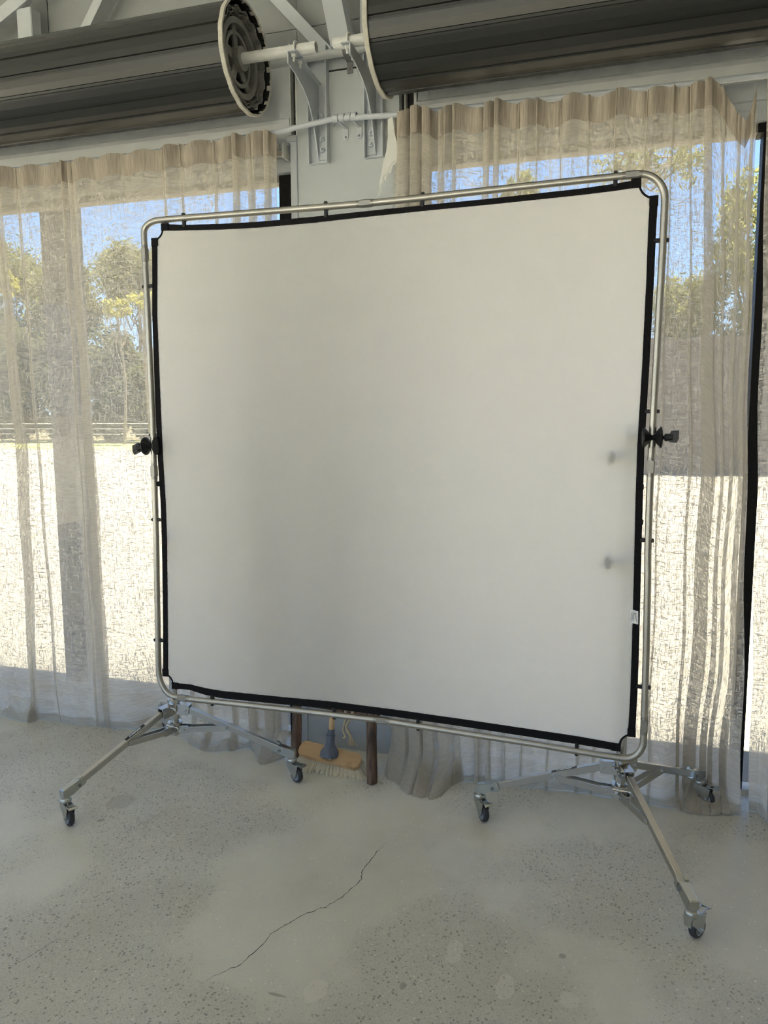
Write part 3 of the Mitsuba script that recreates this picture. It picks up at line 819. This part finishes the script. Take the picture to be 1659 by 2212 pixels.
P3 = [(.56, .56, .57, .03, .05, .05, .04), (.75, .75, .75, .02, .02, .02, .03), (.95, .96, .96, .02, .04, .04, .03), (1.3, 1.3, 1.3, .02, .03, .03, .03), (1.7, 1.7, 1.7, .02, .03, .03, .03)]
curtain('linen_curtain', 'sheer beige linen curtain cut off by the right photo edge', (.412, .447, .487), 2.2, [(.4, 2.76), (2.3, 2.76)], [(.4, 3.24), (.523, 3.24), (.548, 3.17), (.7, 3.15), (2.3, 3.18)], P3, 3.205, 6)

# ------------------------------------------------------------------ the diffusion panel on its frame
YF = 2.779
k = thing('diffusion_panel', 'large square white diffusion screen with black border on a silver tube frame', 'diffusion screen')
TL_ = [(-1.885, 2.30), (-1.8845, 2.228), (-1.8835, 2.09), (-1.8805, 1.563), (-1.8845, 1.30), (-1.888, 1.067), (-1.899, .682), (-1.904, .497)]
TT_ = [(-1.81, 2.3465), (-1.704, 2.346), (-1.547, 2.344), (-1.299, 2.341), (-1.112, 2.339), (-.932, 2.3375), (-.759, 2.339), (-.592, 2.342), (-.201, 2.348), (-.012, 2.350)]
TR_ = [(.0725, 2.266), (.0715, 2.116), (.0625, 1.602), (.059, 1.33), (.0605, 1.10), (.0625, 1.031), (.067, .758), (.069, .50), (.069, .433)]
TB_ = [(-1.824, .389), (-1.752, .387), (-1.602, .389), (-1.244, .393), (-.91, .394), (-.578, .382), (-.318, .373), (-.088, .362), (.006, .360)]
RT = .0122


def p3(P):
    return [(x, YF, z) for x, z in P]


def bend(a, ta, b, tb):
    """A round corner from a to b, leaving along ta and arriving along tb."""
    a, b, ta, tb = map(np.array, (a, b, ta, tb))
    L = np.linalg.norm(b - a) * .62
    s = np.linspace(0, 1, 13)[:, None]
    c1, c2 = a + ta * L * .62, b - tb * L * .62
    q = (1 - s) ** 3 * a + 3 * (1 - s) ** 2 * s * c1 + 3 * (1 - s) * s ** 2 * c2 + s ** 3 * b
    return [(x, z) for x, z in q]


def cut(P, c, axis):
    """Splits a polyline at coordinate c along axis."""
    P = np.array(P)
    o = np.argsort(P[:, axis])
    other = float(np.interp(c, P[o, axis], P[o, 1 - axis]))
    m = (c, other) if axis == 0 else (other, c)
    lo = [tuple(p) for p in P if p[axis] < c - .005] 
    hi = [tuple(p) for p in P if p[axis] > c + .005]
    if P[0, axis] < P[-1, axis]:
        return lo + [m], [m] + hi
    return hi + [m], [m] + lo


for side, c, ax in ((TL_, 1.352, 1), (TT_, -.945, 0), (TR_, 1.405, 1), (TB_, -.90, 0)):
    for seg in cut(side, c, ax):
        put(k + '__frame_tube', tube(p3(seg), RT, 18), 'mat_tube', 40)
put(k + '__corner_tube', tube(p3(bend(TL_[0], (0, 1.), TT_[0], (1., 0))), RT, 18), 'mat_tube', 40)
put(k + '__corner_tube', tube(p3(bend(TT_[-1], (1., 0), TR_[0], (0, -1.))), RT, 18), 'mat_tube', 40)
put(k + '__corner_tube', tube(p3(bend(TR_[-1], (0, -1.), TB_[-1], (-1., 0))), RT, 18), 'mat_tube', 40)
put(k + '__corner_tube', tube(p3(bend(TB_[0], (-1., 0), TL_[-1], (0, 1.))), RT, 18), 'mat_tube', 40)
# squared push joints
for (x, z), vert in (((-1.8842, 2.222), 1), ((-1.8838, 1.352), 1), ((.0595, 1.40), 1), ((.069, .49), 1), ((-.95, 2.3378), 0), ((-.90, .394), 0), ((-.03, 2.3495), 0), ((-1.79, .388), 0)):
    d = (0, .021) if vert else (.021, 0)
    put(k + '__joint', bar((x - d[0], YF, z - d[1]), (x + d[0], YF, z + d[1]), .0248, .0248, (0, 1, 0), .004), 'mat_joint')
    e = (0, .008) if vert else (.008, 0)
    for s in (-1, 1):
        q0 = (x + s * d[0], YF, z + s * d[1])
        q1 = (x + s * (d[0] + e[0] * 1.5), YF, z + s * (d[1] + e[1] * 1.5))
        put(k + '__joint', tube([q0, q1], [.0128, .0124], 16), 'mat_joint')
# fabric and border
LO = [(-1.848, 2.276), (-1.853, 2.128), (-1.860, 1.984), (-1.864, 1.633), (-1.863, 1.406), (-1.858, 1.233), (-1.859, 1.068), (-1.870, .721), (-1.881, .48)]
LI = [(-1.824, 2.276), (-1.831, 2.128), (-1.839, 1.984), (-1.840, 1.633), (-1.839, 1.406), (-1.835, 1.233), (-1.836, 1.068), (-1.848, .721), (-1.858, .48)]
TO = [(-1.799, 2.331), (-1.74, 2.324), (-1.696, 2.319), (-1.534, 2.311), (-1.377, 2.3065), (-1.149, 2.307), (-.932, 2.3105), (-.708, 2.3135), (-.511, 2.315), (-.2, 2.321), (-.082, 2.327), (-.006, 2.334)]
TI = [(-1.799, 2.306), (-1.74, 2.301), (-1.697, 2.299), (-1.535, 2.290), (-1.377, 2.2855), (-1.15, 2.286), (-.933, 2.291), (-.708, 2.2945), (-.511, 2.296), (-.2, 2.301), (-.081, 2.305), (-.006, 2.310)]
RO = [(.051, 2.275), (.049, 2.167), (.048, 2.02), (.043, 1.721), (.037, 1.475), (.038, 1.286), (.040, 1.03), (.043, .767), (.043, .60), (.040, .447)]
RI = [(.026, 2.275), (.024, 2.167), (.024, 2.02), (.020, 1.721), (.014, 1.475), (.014, 1.286), (.017, 1.03), (.019, .767), (.019, .60), (.016, .447)]
BO = [(-1.836, .427), (-1.754, .428), (-1.68, .414), (-1.601, .408), (-1.347, .412), (-1.104, .418), (-.834, .415), (-.579, .408), (-.318, .398), (-.152, .392), (-.011, .385)]
BI = [(-1.836, .450), (-1.754, .452), (-1.68, .443), (-1.6, .439), (-1.346, .442), (-1.103, .447), (-.834, .443), (-.579, .436), (-.319, .427), (-.153, .421), (-.011, .411)]


def arc2(a, b, sag):
    a, b = np.array(a), np.array(b)
    m = (a + b) / 2 + sag * np.array([(b - a)[1], -(b - a)[0]])
    s = np.linspace(0, 1, 9)[:, None]
    return [tuple(q) for q in (1 - s) ** 2 * a + 2 * (1 - s) * s * m + s ** 2 * b]


mid = lambda A, B: [((a[0] + b[0]) / 2, (a[1] + b[1]) / 2) for a, b in zip(A, B)]
corners = [arc2(LI[0], TI[0], .25), arc2(TI[-1], RI[0], .25), arc2(RI[-1], BI[-1], .25), arc2(BI[0], LI[-1], .25)]
outline = mid(LO, LI)[::-1] + corners[0][1:-1] + mid(TO, TI) + corners[1][1:-1] + mid(RO, RI) + corners[2][1:-1] + mid(BO, BI)[::-1] + corners[3][1:-1]
poly = sg.Polygon(outline).buffer(0)
v2, f2 = trimesh.creation.triangulate_polygon(poly, engine='earcut')
v2, f2 = np.array(v2), np.array(f2)
put(k + '__fabric', trimesh.Trimesh(np.c_[v2[:, 0], np.full(len(v2), YF), v2[:, 1]], f2, process=False), 'mat_screen')
labels[k + '__fabric'] = {'label': 'translucent white diffusion fabric'}
for A, B in ((LO, LI), (TO, TI), (RO, RI), (BO, BI)):
    put(k + '__border_strap', prism_xz(strip(A, B), YF, .006), 'mat_webbing')
for c in corners:
    put(k + '__corner_cord', tube(p3(c), .0034, 8), 'mat_webbing', True)


def endcap(c, w, h):
    put(k + '__strap_end', box(c[0] - w / 2, c[0] + w / 2, YF - .0055, YF + .0055, c[1] - h / 2, c[1] + h / 2, .001), 'mat_webbing')


for A, B, i, vert in ((LO, LI, 0, 1), (LO, LI, -1, 1), (TO, TI, 0, 0), (TO, TI, -1, 0), (RO, RI, 0, 1), (RO, RI, -1, 1), (BO, BI, 0, 0), (BO, BI, -1, 0)):
    c = ((A[i][0] + B[i][0]) / 2, (A[i][1] + B[i][1]) / 2)
    s = (-1 if i == 0 else 1)
    if vert:
        endcap((c[0], c[1] + s * .012), .028, .032)
    else:
        endcap((c[0] + (-s) * .012, c[1]), .032, .028)
# black clips that tie the border to the tube: (tube point, border point)
CL = [((-1.702, 2.346), (-1.70, 2.315)), ((-1.105, 2.339), (-1.104, 2.305)), ((-.737, 2.3395), (-.738, 2.312)), ((-.083, 2.349), (-.083, 2.322)),
      ((-1.8835, 2.095), (-1.856, 2.096)), ((-1.881, 1.501), (-1.862, 1.501)), ((-1.8865, 1.150), (-1.858, 1.15)), ((-1.9005, .632), (-1.872, .632)),
      ((.0718, 2.137), (.046, 2.137)), ((.0622, 1.585), (.038, 1.585)), ((.0598, 1.148), (.037, 1.148)), ((.068, .629), (.042, .629)),
      ((-1.649, .3885), (-1.649, .413)), ((-1.100, .3935), (-1.10, .421)), ((-.754, .389), (-.754, .415)), ((-.159, .3665), (-.159, .394))]
for (a, b) in CL:
    a, b = np.array(a), np.array(b)
    d = (b - a) / np.linalg.norm(b - a)
    ax = np.array([d[1], 0, -d[0]])
    D3, Y3 = np.array([d[0], 0, d[1]]), np.array([0, 1.0, 0])
    fr_ = [np.array([a[0], YF, a[1]]) + .0148 * (D3 * math.cos(q) + Y3 * math.sin(q)) for q in np.linspace(-.35, PI + .35, 10)]
    ring = cat(*[bar(fr_[q], fr_[q + 1] + (fr_[q + 1] - fr_[q]) * .08, .0125, .003, fr_[q] - np.array([a[0], YF, a[1]])) for q in range(9)])
    q0, q1 = a + d * .012, b + d * .004
    put(k + '__clip', cat(ring, bar((q0[0], YF, q0[1]), (q1[0], YF, q1[1]), .013, .012, (0, 1, 0), .002), bar((a[0] - d[0] * .0135, YF, a[1] - d[1] * .0135), (a[0] - d[0] * .0185, YF, a[1] - d[1] * .0185), .011, .011, (0, 1, 0), .003)), 'mat_black_plastic')
# small slider buckles on the border, and the care label
for x, z in ((-.985, 2.300), (-.872, 2.302), (-1.861, 1.30), (.028, 1.33), (.030, 1.21)):
    put(k + '__slider', box(x - .0115, x + .0115, YF - .006, YF + .006, z - .010, z + .010, .003), 'mat_webbing')
put(k + '__care_label', prism_xz([(.010, .905), (.036, .899), (.037, .852), (.0095, .857)], YF - .0042, .0012), 'mat_paper')
labels[k + '__care_label'] = {'label': 'white printed care label on the right border'}
put(k + '__care_label__print', cat(*[box(.0135 + i * .0042, .0148 + i * .0042, YF - .0052, YF - .0048, .862 + .006 * (i % 2), .894) for i in range(5)]), 'mat_print')


# ------------------------------------------------------------------ the two rolling stands
def caster(key, px, py, ang, zt):
    """Caster below (px, py): the wheel trails in direction ang; zt: underside of the foot."""
    c = thing_part(key, 'caster')
    d = np.array([math.cos(ang), math.sin(ang), 0.0])
    s = np.array([-d[1], d[0], 0.0])
    P = np.array([px, py, 0.0])
    R, wd = .0315, .022
    W = P + d * .031 + [0, 0, R]
    put(c + '__wheel', lathe([(.021, -wd / 2), (R - .004, -wd / 2), (R - .001, -wd / 2 + .003), (R, -wd / 2 + .006), (R, wd / 2 - .006), (R - .001, wd / 2 - .003), (R - .004, wd / 2), (.021, wd / 2)], W, s, 40), 'mat_rubber', 35)
    put(c + '__rim', cat(lathe([(.0215, -wd / 2 - .0006), (.0185, -wd / 2 - .0006), (.0165, -wd / 2 + .004), (.006, -wd / 2 + .003), (.006, wd / 2 - .003), (.0165, wd / 2 - .004), (.0185, wd / 2 + .0006), (.0215, wd / 2 + .0006)], W, s, 32)), 'mat_rim', 35)
    fk = []
    zf = zt - .026
    for q in (-1, 1):
        o = q * (wd / 2 + .0045)
        pts = [(-.018, zf), (.020, zf), (.052, zf - .004), (.050, zf - .010), (.042, R + .004), (.036, R - .010), (.027, R - .010), (.012, R + .004), (-.006, zf - .028), (-.017, zf - .020)]
        fk.append(prism(pts, P + s * o, d, (0, 0, 1), s, .003))
    fk.append(prism([(-.020, -.0155), (.014, -.0155), (.014, .0155), (-.020, .0155)], P + [0, 0, zf], d, s, np.array([0, 0, 1.0]), .004))
    fk.append(prism([(-.0105, -.030), (.0105, -.030), (.014, 0), (-.014, 0)], P - d * .018 + [0, 0, zf], s, np.array([0, 0, 1.0]), d, .003))
    put(c + '__fork', cat(*fk), 'mat_zinc')
    put(c + '__swivel', lathe([(0, zf + .002), (.021, zf + .002), (.0225, zf + .006), (.0225, zf + .013), (.020, zf + .017), (.016, zf + .019), (.016, zt), (.0, zt)], P, (0, 0, 1), 32), 'mat_zinc', 40)
    lv0 = P + d * .028 + [0, 0, zf - .003]
    lv1 = P + d * .066 + [0, 0, zf + .004]
    lv2 = P + d * .078 + [0, 0, zf - .001]
    put(c + '__brake_lever', cat(bar(lv0 + s * .010, lv1 + s * .010, .006, .003), bar(lv0 - s * .010, lv1 - s * .010, .006, .003), bar(lv1 - d * .002, lv1 + d * .003, .034, .004), bar(lv1, lv2, .034, .003), bar(lv0, lv0 + d * .012, .024, .003)), 'mat_zinc')
    put(c + '__axle', cyl(W - s * (wd / 2 + .010), W + s * (wd / 2 + .010), .0055, 6), 'mat_zinc')
    return c


_cn = {}


def thing_part(key, name):
    i = _cn.get((key, name), 0)
    _cn[(key, name)] = i + 1
    return f'{key}__{name}' + (f'_{i:03d}' if i else '')


def t_handle(key, p, direction, length=.05, w=.038):
    d = np.array(direction, float)
    d /= np.linalg.norm(d)
    p = np.array(p, float)
    e = p + d * length
    put(key + '__t_handle', cat(cyl(p, e - d * .006, .006, 12), lathe([(.0, -.004), (.010, -.004), (.010, .004), (0, .004)], p + d * .012, d, 12), bar(e - np.array([0, 0, w / 2]), e + np.array([0, 0, w / 2]), .015, .015, d, .004)), 'mat_black_plastic')


def stand(label, cx, cy, th0, swivels, frame_x, wing, logo, out):
    k = thing('rolling_stand', label, 'light stand')
    ZU, ZL, ZF = .300, .215, .112
    C = np.array([cx, cy, 0.0])
    r_leg = .528
    # masts
    put(k + '__mast', lathe([(0, .178), (.0155, .178), (.0175, .182), (.0175, 1.04), (.0, 1.04)], C, (0, 0, 1), 28), 'mat_chrome', 40)
    put(k + '__riser', lathe([(0, 1.03), (.0140, 1.03), (.0140, 1.42), (0, 1.42)], C, (0, 0, 1), 24), 'mat_chrome', 40)
    put(k + '__mast_collar', lathe([(.018, 1.03), (.024, 1.035), (.024, 1.095), (.0145, 1.10)], C, (0, 0, 1), 24), 'mat_steel', 40)
    sg_ = -out
    t_handle(k, C + [sg_ * .014, -.016, 1.063], (sg_, -.30, 0), .056, .046)
    put(k + '__head', cat(lathe([(.0145, 1.40), (.022, 1.405), (.022, 1.455), (.016, 1.46), (.013, 1.53), (0, 1.53)], C, (0, 0, 1), 24), box(cx - .018, cx + .018, cy - .03, cy + .02, 1.475, 1.515, .003)), 'mat_steel')
    t_handle(k, C + [sg_ * .014, -.016, 1.432], (sg_, -.30, -.1), .054, .040)
    # hub collars
    put(k + '__upper_collar', cat(lathe([(.0185, ZU - .045), (.024, ZU - .045), (.024, ZU + .03), (.029, ZU + .032), (.029, ZU + .045), (.0185, ZU + .047)], C, (0, 0, 1), 28)), 'mat_chrome', 40)
    put(k + '__lower_collar', cat(lathe([(.0185, ZL - .03), (.026, ZL - .028), (.026, ZL + .012), (.032, ZL + .015), (.032, ZL + .024), (.0185, ZL + .026)], C, (0, 0, 1), 28)), 'mat_chrome', 40)
    for i in range(3):
        t = th0 + i * 2 * PI / 3
        d = np.array([math.cos(t), math.sin(t), 0.0])
        s = np.array([-d[1], d[0], 0.0])
        a = C + d * .045 + [0, 0, ZU + .004]
        b = C + d * .488 + [0, 0, .134]
        u = (b - a) / np.linalg.norm(b - a)
        kl = thing_part(k, 'leg')
        # clevis on the upper collar
        put(k + '__clevis', cat(bar(C + d * .018 + [0, 0, ZU + .024], C + d * .075 + [0, 0, ZU + .018], .036, .004), bar(C + d * .018 + s * .0165 + [0, 0, ZU], C + d * .072 + s * .0165 + [0, 0, ZU - .004], .0035, .044), bar(C + d * .018 - s * .0165 + [0, 0, ZU], C + d * .072 - s * .0165 + [0, 0, ZU - .004], .0035, .044)), 'mat_chrome')
        put(k + '__clevis_bolt', cyl(C + d * .058 - s * .024 + [0, 0, ZU - .002], C + d * .058 + s * .024 + [0, 0, ZU - .002], .0055, 6), 'mat_steel')
        put(kl, bar(a, b, .0235, .026, bev=.0022), 'mat_steel')
        if logo == i:
            mid_ = a + u * .165
            nrm = np.cross(s, u)
            if nrm[2] < 0:
                nrm = -nrm
            side = s * (1 if logo_side(C, s) else -1)
            dirx = u if np.dot(u, [1, .3, 0]) > 0 else -u
            put(kl + '__name_plate', bar(mid_ - u * .05 + nrm * .0133, mid_ + u * .05 + nrm * .0133, .018, .0008, nrm), 'mat_black_plastic')
            tm = meshkit.text_mesh('AVENGER', .0095, .0006, bold=True)
            tm.apply_translation((-tm.bounds[1][0] / 2, -.00475, 0))
            M = np.eye(4)
            yv = np.cross(nrm, dirx)
            M[:3, 0], M[:3, 1], M[:3, 2], M[:3, 3] = dirx, yv, nrm, mid_ + nrm * .0138
            tm.apply_transform(M)
            put(kl + '__lettering', tm, 'mat_paper')
            labels[kl + '__lettering'] = {'label': 'white lettering AVENGER'}
        # brace: two flat bars from the lower collar to the leg
        e = a + (b - a) * .43 - [0, 0, .006]
        f = C + d * .048 + [0, 0, ZL - .006]
        for q in (-1, 1):
            put(k + '__brace', cat(bar(f + s * q * .0165, e + s * q * .0145, .0035, .024), cyl(e + s * q * .0125, e + s * q * .0165, .012, 16)), 'mat_steel')
        put(k + '__brace_bolt', cyl(e - s * .021, e + s * .021, .0052, 6), 'mat_chrome')
        put(k + '__lower_clevis', cat(bar(C + d * .02 + s * .0125 + [0, 0, ZL - .006], C + d * .066 + s * .0125 + [0, 0, ZL - .006], .0035, .034), bar(C + d * .02 - s * .0125 + [0, 0, ZL - .006], C + d * .066 - s * .0125 + [0, 0, ZL - .006], .0035, .034)), 'mat_chrome')
        put(k + '__clevis_bolt', cyl(f - s * .024, f + s * .024, .0052, 6), 'mat_steel')
        # foot casting with its clamp
        n_ = np.cross(s, u)
        n_ = n_ if n_[2] > 0 else -n_
        foot = C + d * r_leg
        h0, h1 = b - u * .034, foot + d * .015
        pts = []
        for q in (-1, 1):
            pts += [h0 + s * q * .0155 + n_ * .0155, h0 + s * q * .0155 - n_ * .0155, h1 + s * q * .0145 + [0, 0, ZF + .022], h1 + s * q * .0145 + [0, 0, ZF - .004],
                    foot - d * .02 + s * q * .0155 + [0, 0, ZF - .006], h1 - d * .004 + s * q * .010 + [0, 0, ZF + .026]]
        put(k + '__foot', hull(pts), 'mat_zinc')
        put(k + '__foot_clamp', cat(bar(b - u * .040, b - u * .022, .036, .034, n_, .003), bar(b - u * .031 + s * .010 + n_ * .004, b - u * .031 + s * .010 + n_ * .022, .014, .018, u, .002)), 'mat_zinc')
        put(k + '__foot_bolt', cyl(b - u * .012 - s * .020 - n_ * .004, b - u * .012 + s * .020 - n_ * .004, .0065, 12), 'mat_grey_clip')
        caster(k, foot[0], foot[1], swivels[i], ZF - .004)
    # clamp levers on the collars
    for z, a0 in ((ZU + .0, -1.9), (ZL + .0, -1.75)):
        d = np.array([math.cos(a0), math.sin(a0), 0])
        s = np.array([-d[1], d[0], 0])
        p = C + d * .026 + [0, 0, z]
        put(k + '__collar_clamp', cat(bar(p - s * .022, p + s * .030, .014, .030, bev=.004), cyl(p + d * .004 - s * .004, p + d * .026 - s * .004, .008, 12), cyl(p + d * .012 - s * .006, p + d * .022 - s * .006, .012, 6)), 'mat_chrome')
        put(k + '__collar_lever', tube([p + s * .022 + d * .012 + [0, 0, .012], p + s * .030 + d * .016 + [0, 0, .020], p + s * .048 + d * .014 + [0, 0, .019], p + s * .056 + d * .010 + [0, 0, .010]], .004, 8), 'mat_chrome', True)
    # pivot that holds the frame tube
    pz = 1.498 if out > 0 else 1.457
    fx = frame_x
    put(k + '__pivot_arm', bar((cx, cy - .01, 1.495), (fx - out * .03, YF + .012, pz), .018, .018), 'mat_steel')
    put(k + '__pivot_clamp', cat(lathe([(.0, -.034), (.020, -.034), (.0355, -.030), (.0365, -.025), (.030, -.021), (.012, -.006), (.0075, 0), (.012, .006), (.030, .021), (.0365, .025), (.0355, .030), (.020, .034), (0, .034)], (fx, YF - .014, pz), (1, 0, .02), 36)), 'mat_black_plastic', 35)
    wp = np.array([fx + out * .034, YF - .014, pz])
    wd = np.array([out, -.25, wing])
    wd /= np.linalg.norm(wd)
    put(k + '__wing_knob', cat(cyl(wp - wd * .008, wp + wd * .010, .006, 12), cyl(wp + wd * .006, wp + wd * .032, .0125, 16), hull([wp + wd * .020 + np.array([0, y, z]) for y in (-.008, .008) for z in (-.016, .010)] + [wp + wd * .050 + np.array([0, y, z]) for y in (-.008, .008) for z in (.022, -.004)] + [wp + wd * .046 + np.array([0, y, .022]) for y in (-.007, .007)] + [wp + wd * .026 + np.array([0, y, .022]) for y in (-.007, .007)] + [wp + wd * .044 + np.array([0, y, -.018]) for y in (-.007, .007)])), 'mat_black_plastic')
    return k


def logo_side(C, s):
    return True


stand('chrome rolling stand with casters under the left edge of the screen', -1.890, 2.864, math.radians(250.03), [math.radians(330), math.radians(334), math.radians(20)], -1.8825, -.45, 0, -1)
stand('chrome rolling stand with casters under the right edge of the screen', -0.004, 2.828, math.radians(174.35), [math.radians(308), math.radians(53), math.radians(328)], .0605, 0.05, 0, 1)

# ------------------------------------------------------------------ ladder, rope, broom
k = thing('wooden_ladder', 'rustic dark wooden ladder leaning on the pier behind the screen', 'ladder')


def rail(x0, y0, x1, y1, z1, r, seed):
    rng = np.random.default_rng(seed)
    t = np.linspace(0, 1, 40)
    P = np.stack([x0 + (x1 - x0) * t, y0 + (y1 - y0) * t, .002 + z1 * t], 1)
    P[:, 0] += .006 * np.sin(t * 9 + seed)
    m = tube(P, r * (1 + .06 * np.sin(t * 23 + seed)), 16)
    v = m.vertices
    nn = meshkit.fbm(v * np.array([40, 40, 6]), 3, seed) - .5
    c = np.array([np.interp(v[:, 2], P[:, 2], P[:, 0]), np.interp(v[:, 2], P[:, 2], P[:, 1]), v[:, 2]]).T
    m.vertices = v + (v - c) * (nn * .35)[:, None]
    return m


put(k + '__rail', rail(-1.425, 3.10, -1.43, 3.29, 1.95, .022, 1), 'mat_old_wood', 50)
put(k + '__rail', rail(-1.032, 3.025, -1.075, 3.27, 1.95, .0235, 2), 'mat_old_wood', 50)
for z in (.290, .68, 1.04, 1.40, 1.76):
    f = z / 1.95
    put(k + '__rung', tube([(-1.46, 3.10 + .19 * f, z), (-1.24, 3.065 + .21 * f, z + .006), (-1.01, 3.03 + .24 * f, z + .002)], .018, 12), 'mat_old_wood', True)
k = thing('rope', 'frayed natural rope end hanging from the lowest ladder rung', 'rope')
put(k + '__strand', cat(tube([(-1.155, 3.055, .335), (-1.15, 3.035, .31), (-1.145, 3.04, .28), (-1.155, 3.035, .245), (-1.16, 3.03, .215), (-1.148, 3.03, .195), (-1.158, 3.03, .185)], .0058, 8), tube([(-1.118, 3.055, .33), (-1.12, 3.03, .28), (-1.145, 3.028, .245), (-1.14, 3.028, .225), (-1.125, 3.03, .20)], .0062, 8), tube([(-1.155, 3.06, .336), (-1.135, 3.035, .345), (-1.115, 3.06, .336)], .006, 8)), 'mat_rope', True)
rng = np.random.default_rng(3)
put(k + '__frayed_end', cat(*[tube([(-1.126, 3.03, .203), (-1.12 + rng.normal(0, .005), 3.03 + rng.normal(0, .005), .185), (-1.115 + rng.normal(0, .011), 3.03 + rng.normal(0, .008), .158)], .0016, 5) for _ in range(16)]), 'mat_rope')
labels[k + '__frayed_end'] = {'kind': 'stuff'}

k = thing('broom', 'bamboo push broom with grey socket standing behind the screen', 'broom')
# block, tilted so that its top faces the room
bc = np.array([-1.247, 3.09, .068])
ex = np.array([.995, -.06, -.08])
ex /= np.linalg.norm(ex)
ez = np.array([.06, -.50, .86])
ez -= ex * (ez @ ex)
ez /= np.linalg.norm(ez)
ey = np.cross(ez, ex)
BL, BW, BT = .146, .038, .011
o = sg.Polygon([(-BL + .012, -BW), (BL - .012, -BW), (BL, -BW + .014), (BL + .004, 0), (BL, BW - .014), (BL - .012, BW), (-BL + .012, BW), (-BL, BW - .014), (-BL - .004, 0), (-BL, -BW + .014)])
put(k + '__block', prism(o, bc, ex, ey, ez, 2 * BT), 'mat_bamboo')
rng = np.random.default_rng(12)
br = []
for i in range(64):
    for j in range(8):
        fx, fy = -1 + 2 * (i + .5) / 64 + rng.normal(0, .006), -1 + 2 * (j + .5) / 8
        p = bc + ex * BL * .95 * fx + ey * BW * .85 * fy - ez * BT
        for q in range(2):
            d = np.array([.018 * fx + rng.normal(0, .006), -.022 + rng.normal(0, .006), 0]) + ey * .022 * fy
            e = np.array([p[0] + d[0] + .07 * max(fx - .55, 0), p[1] + d[1] - (p[1] - 3.08) * .0, .002])
            e[2] = max(.002, min(.012, p[2] - .050))
            br.append((p + rng.normal(0, .0015, 3), e))
A = np.array([b[0] for b in br])
B = np.array([b[1] for b in br])
off = np.array([.0011, 0, 0])
off2 = np.array([0, .0011, 0])
V = np.stack([A - off, A + off, A + off2, B - off, B + off, B + off2], 1).reshape(-1, 3)
i6 = np.arange(len(A))[:, None] * 6
F = np.vstack([i6 + q for q in ([0, 1, 4], [0, 4, 3], [1, 2, 5], [1, 5, 4], [2, 0, 3], [2, 3, 5])])
put(k + '__bristles', trimesh.Trimesh(V, F, process=False), 'mat_bristle')
labels[k + '__bristles'] = {'kind': 'stuff', 'label': 'cream bristles'}
hd = np.array([.055, .10, 1.0])
hd /= np.linalg.norm(hd)
s0 = bc + ez * BT + ex * .0
put(k + '__socket', lathe([(0, -.01), (.043, -.006), (.041, .010), (.032, .024), (.022, .042), (.0185, .056), (.018, .082), (.0200, .083), (.0200, .087), (.0155, .088), (.0150, .112), (0, .112)], s0, hd, 32), 'mat_grey_plastic', 45)
for q in (-.018, .018):
    put(k + '__screw', lathe([(0, .004), (.004, .003), (.0055, -.002)], s0 + ex * q - ey * .030 + ez * .014, -ey * .6 + ez, 10), 'mat_zinc')
put(k + '__handle', tube([s0 + hd * .105, s0 + hd * 1.45], .0118, 16), 'mat_bamboo', True)
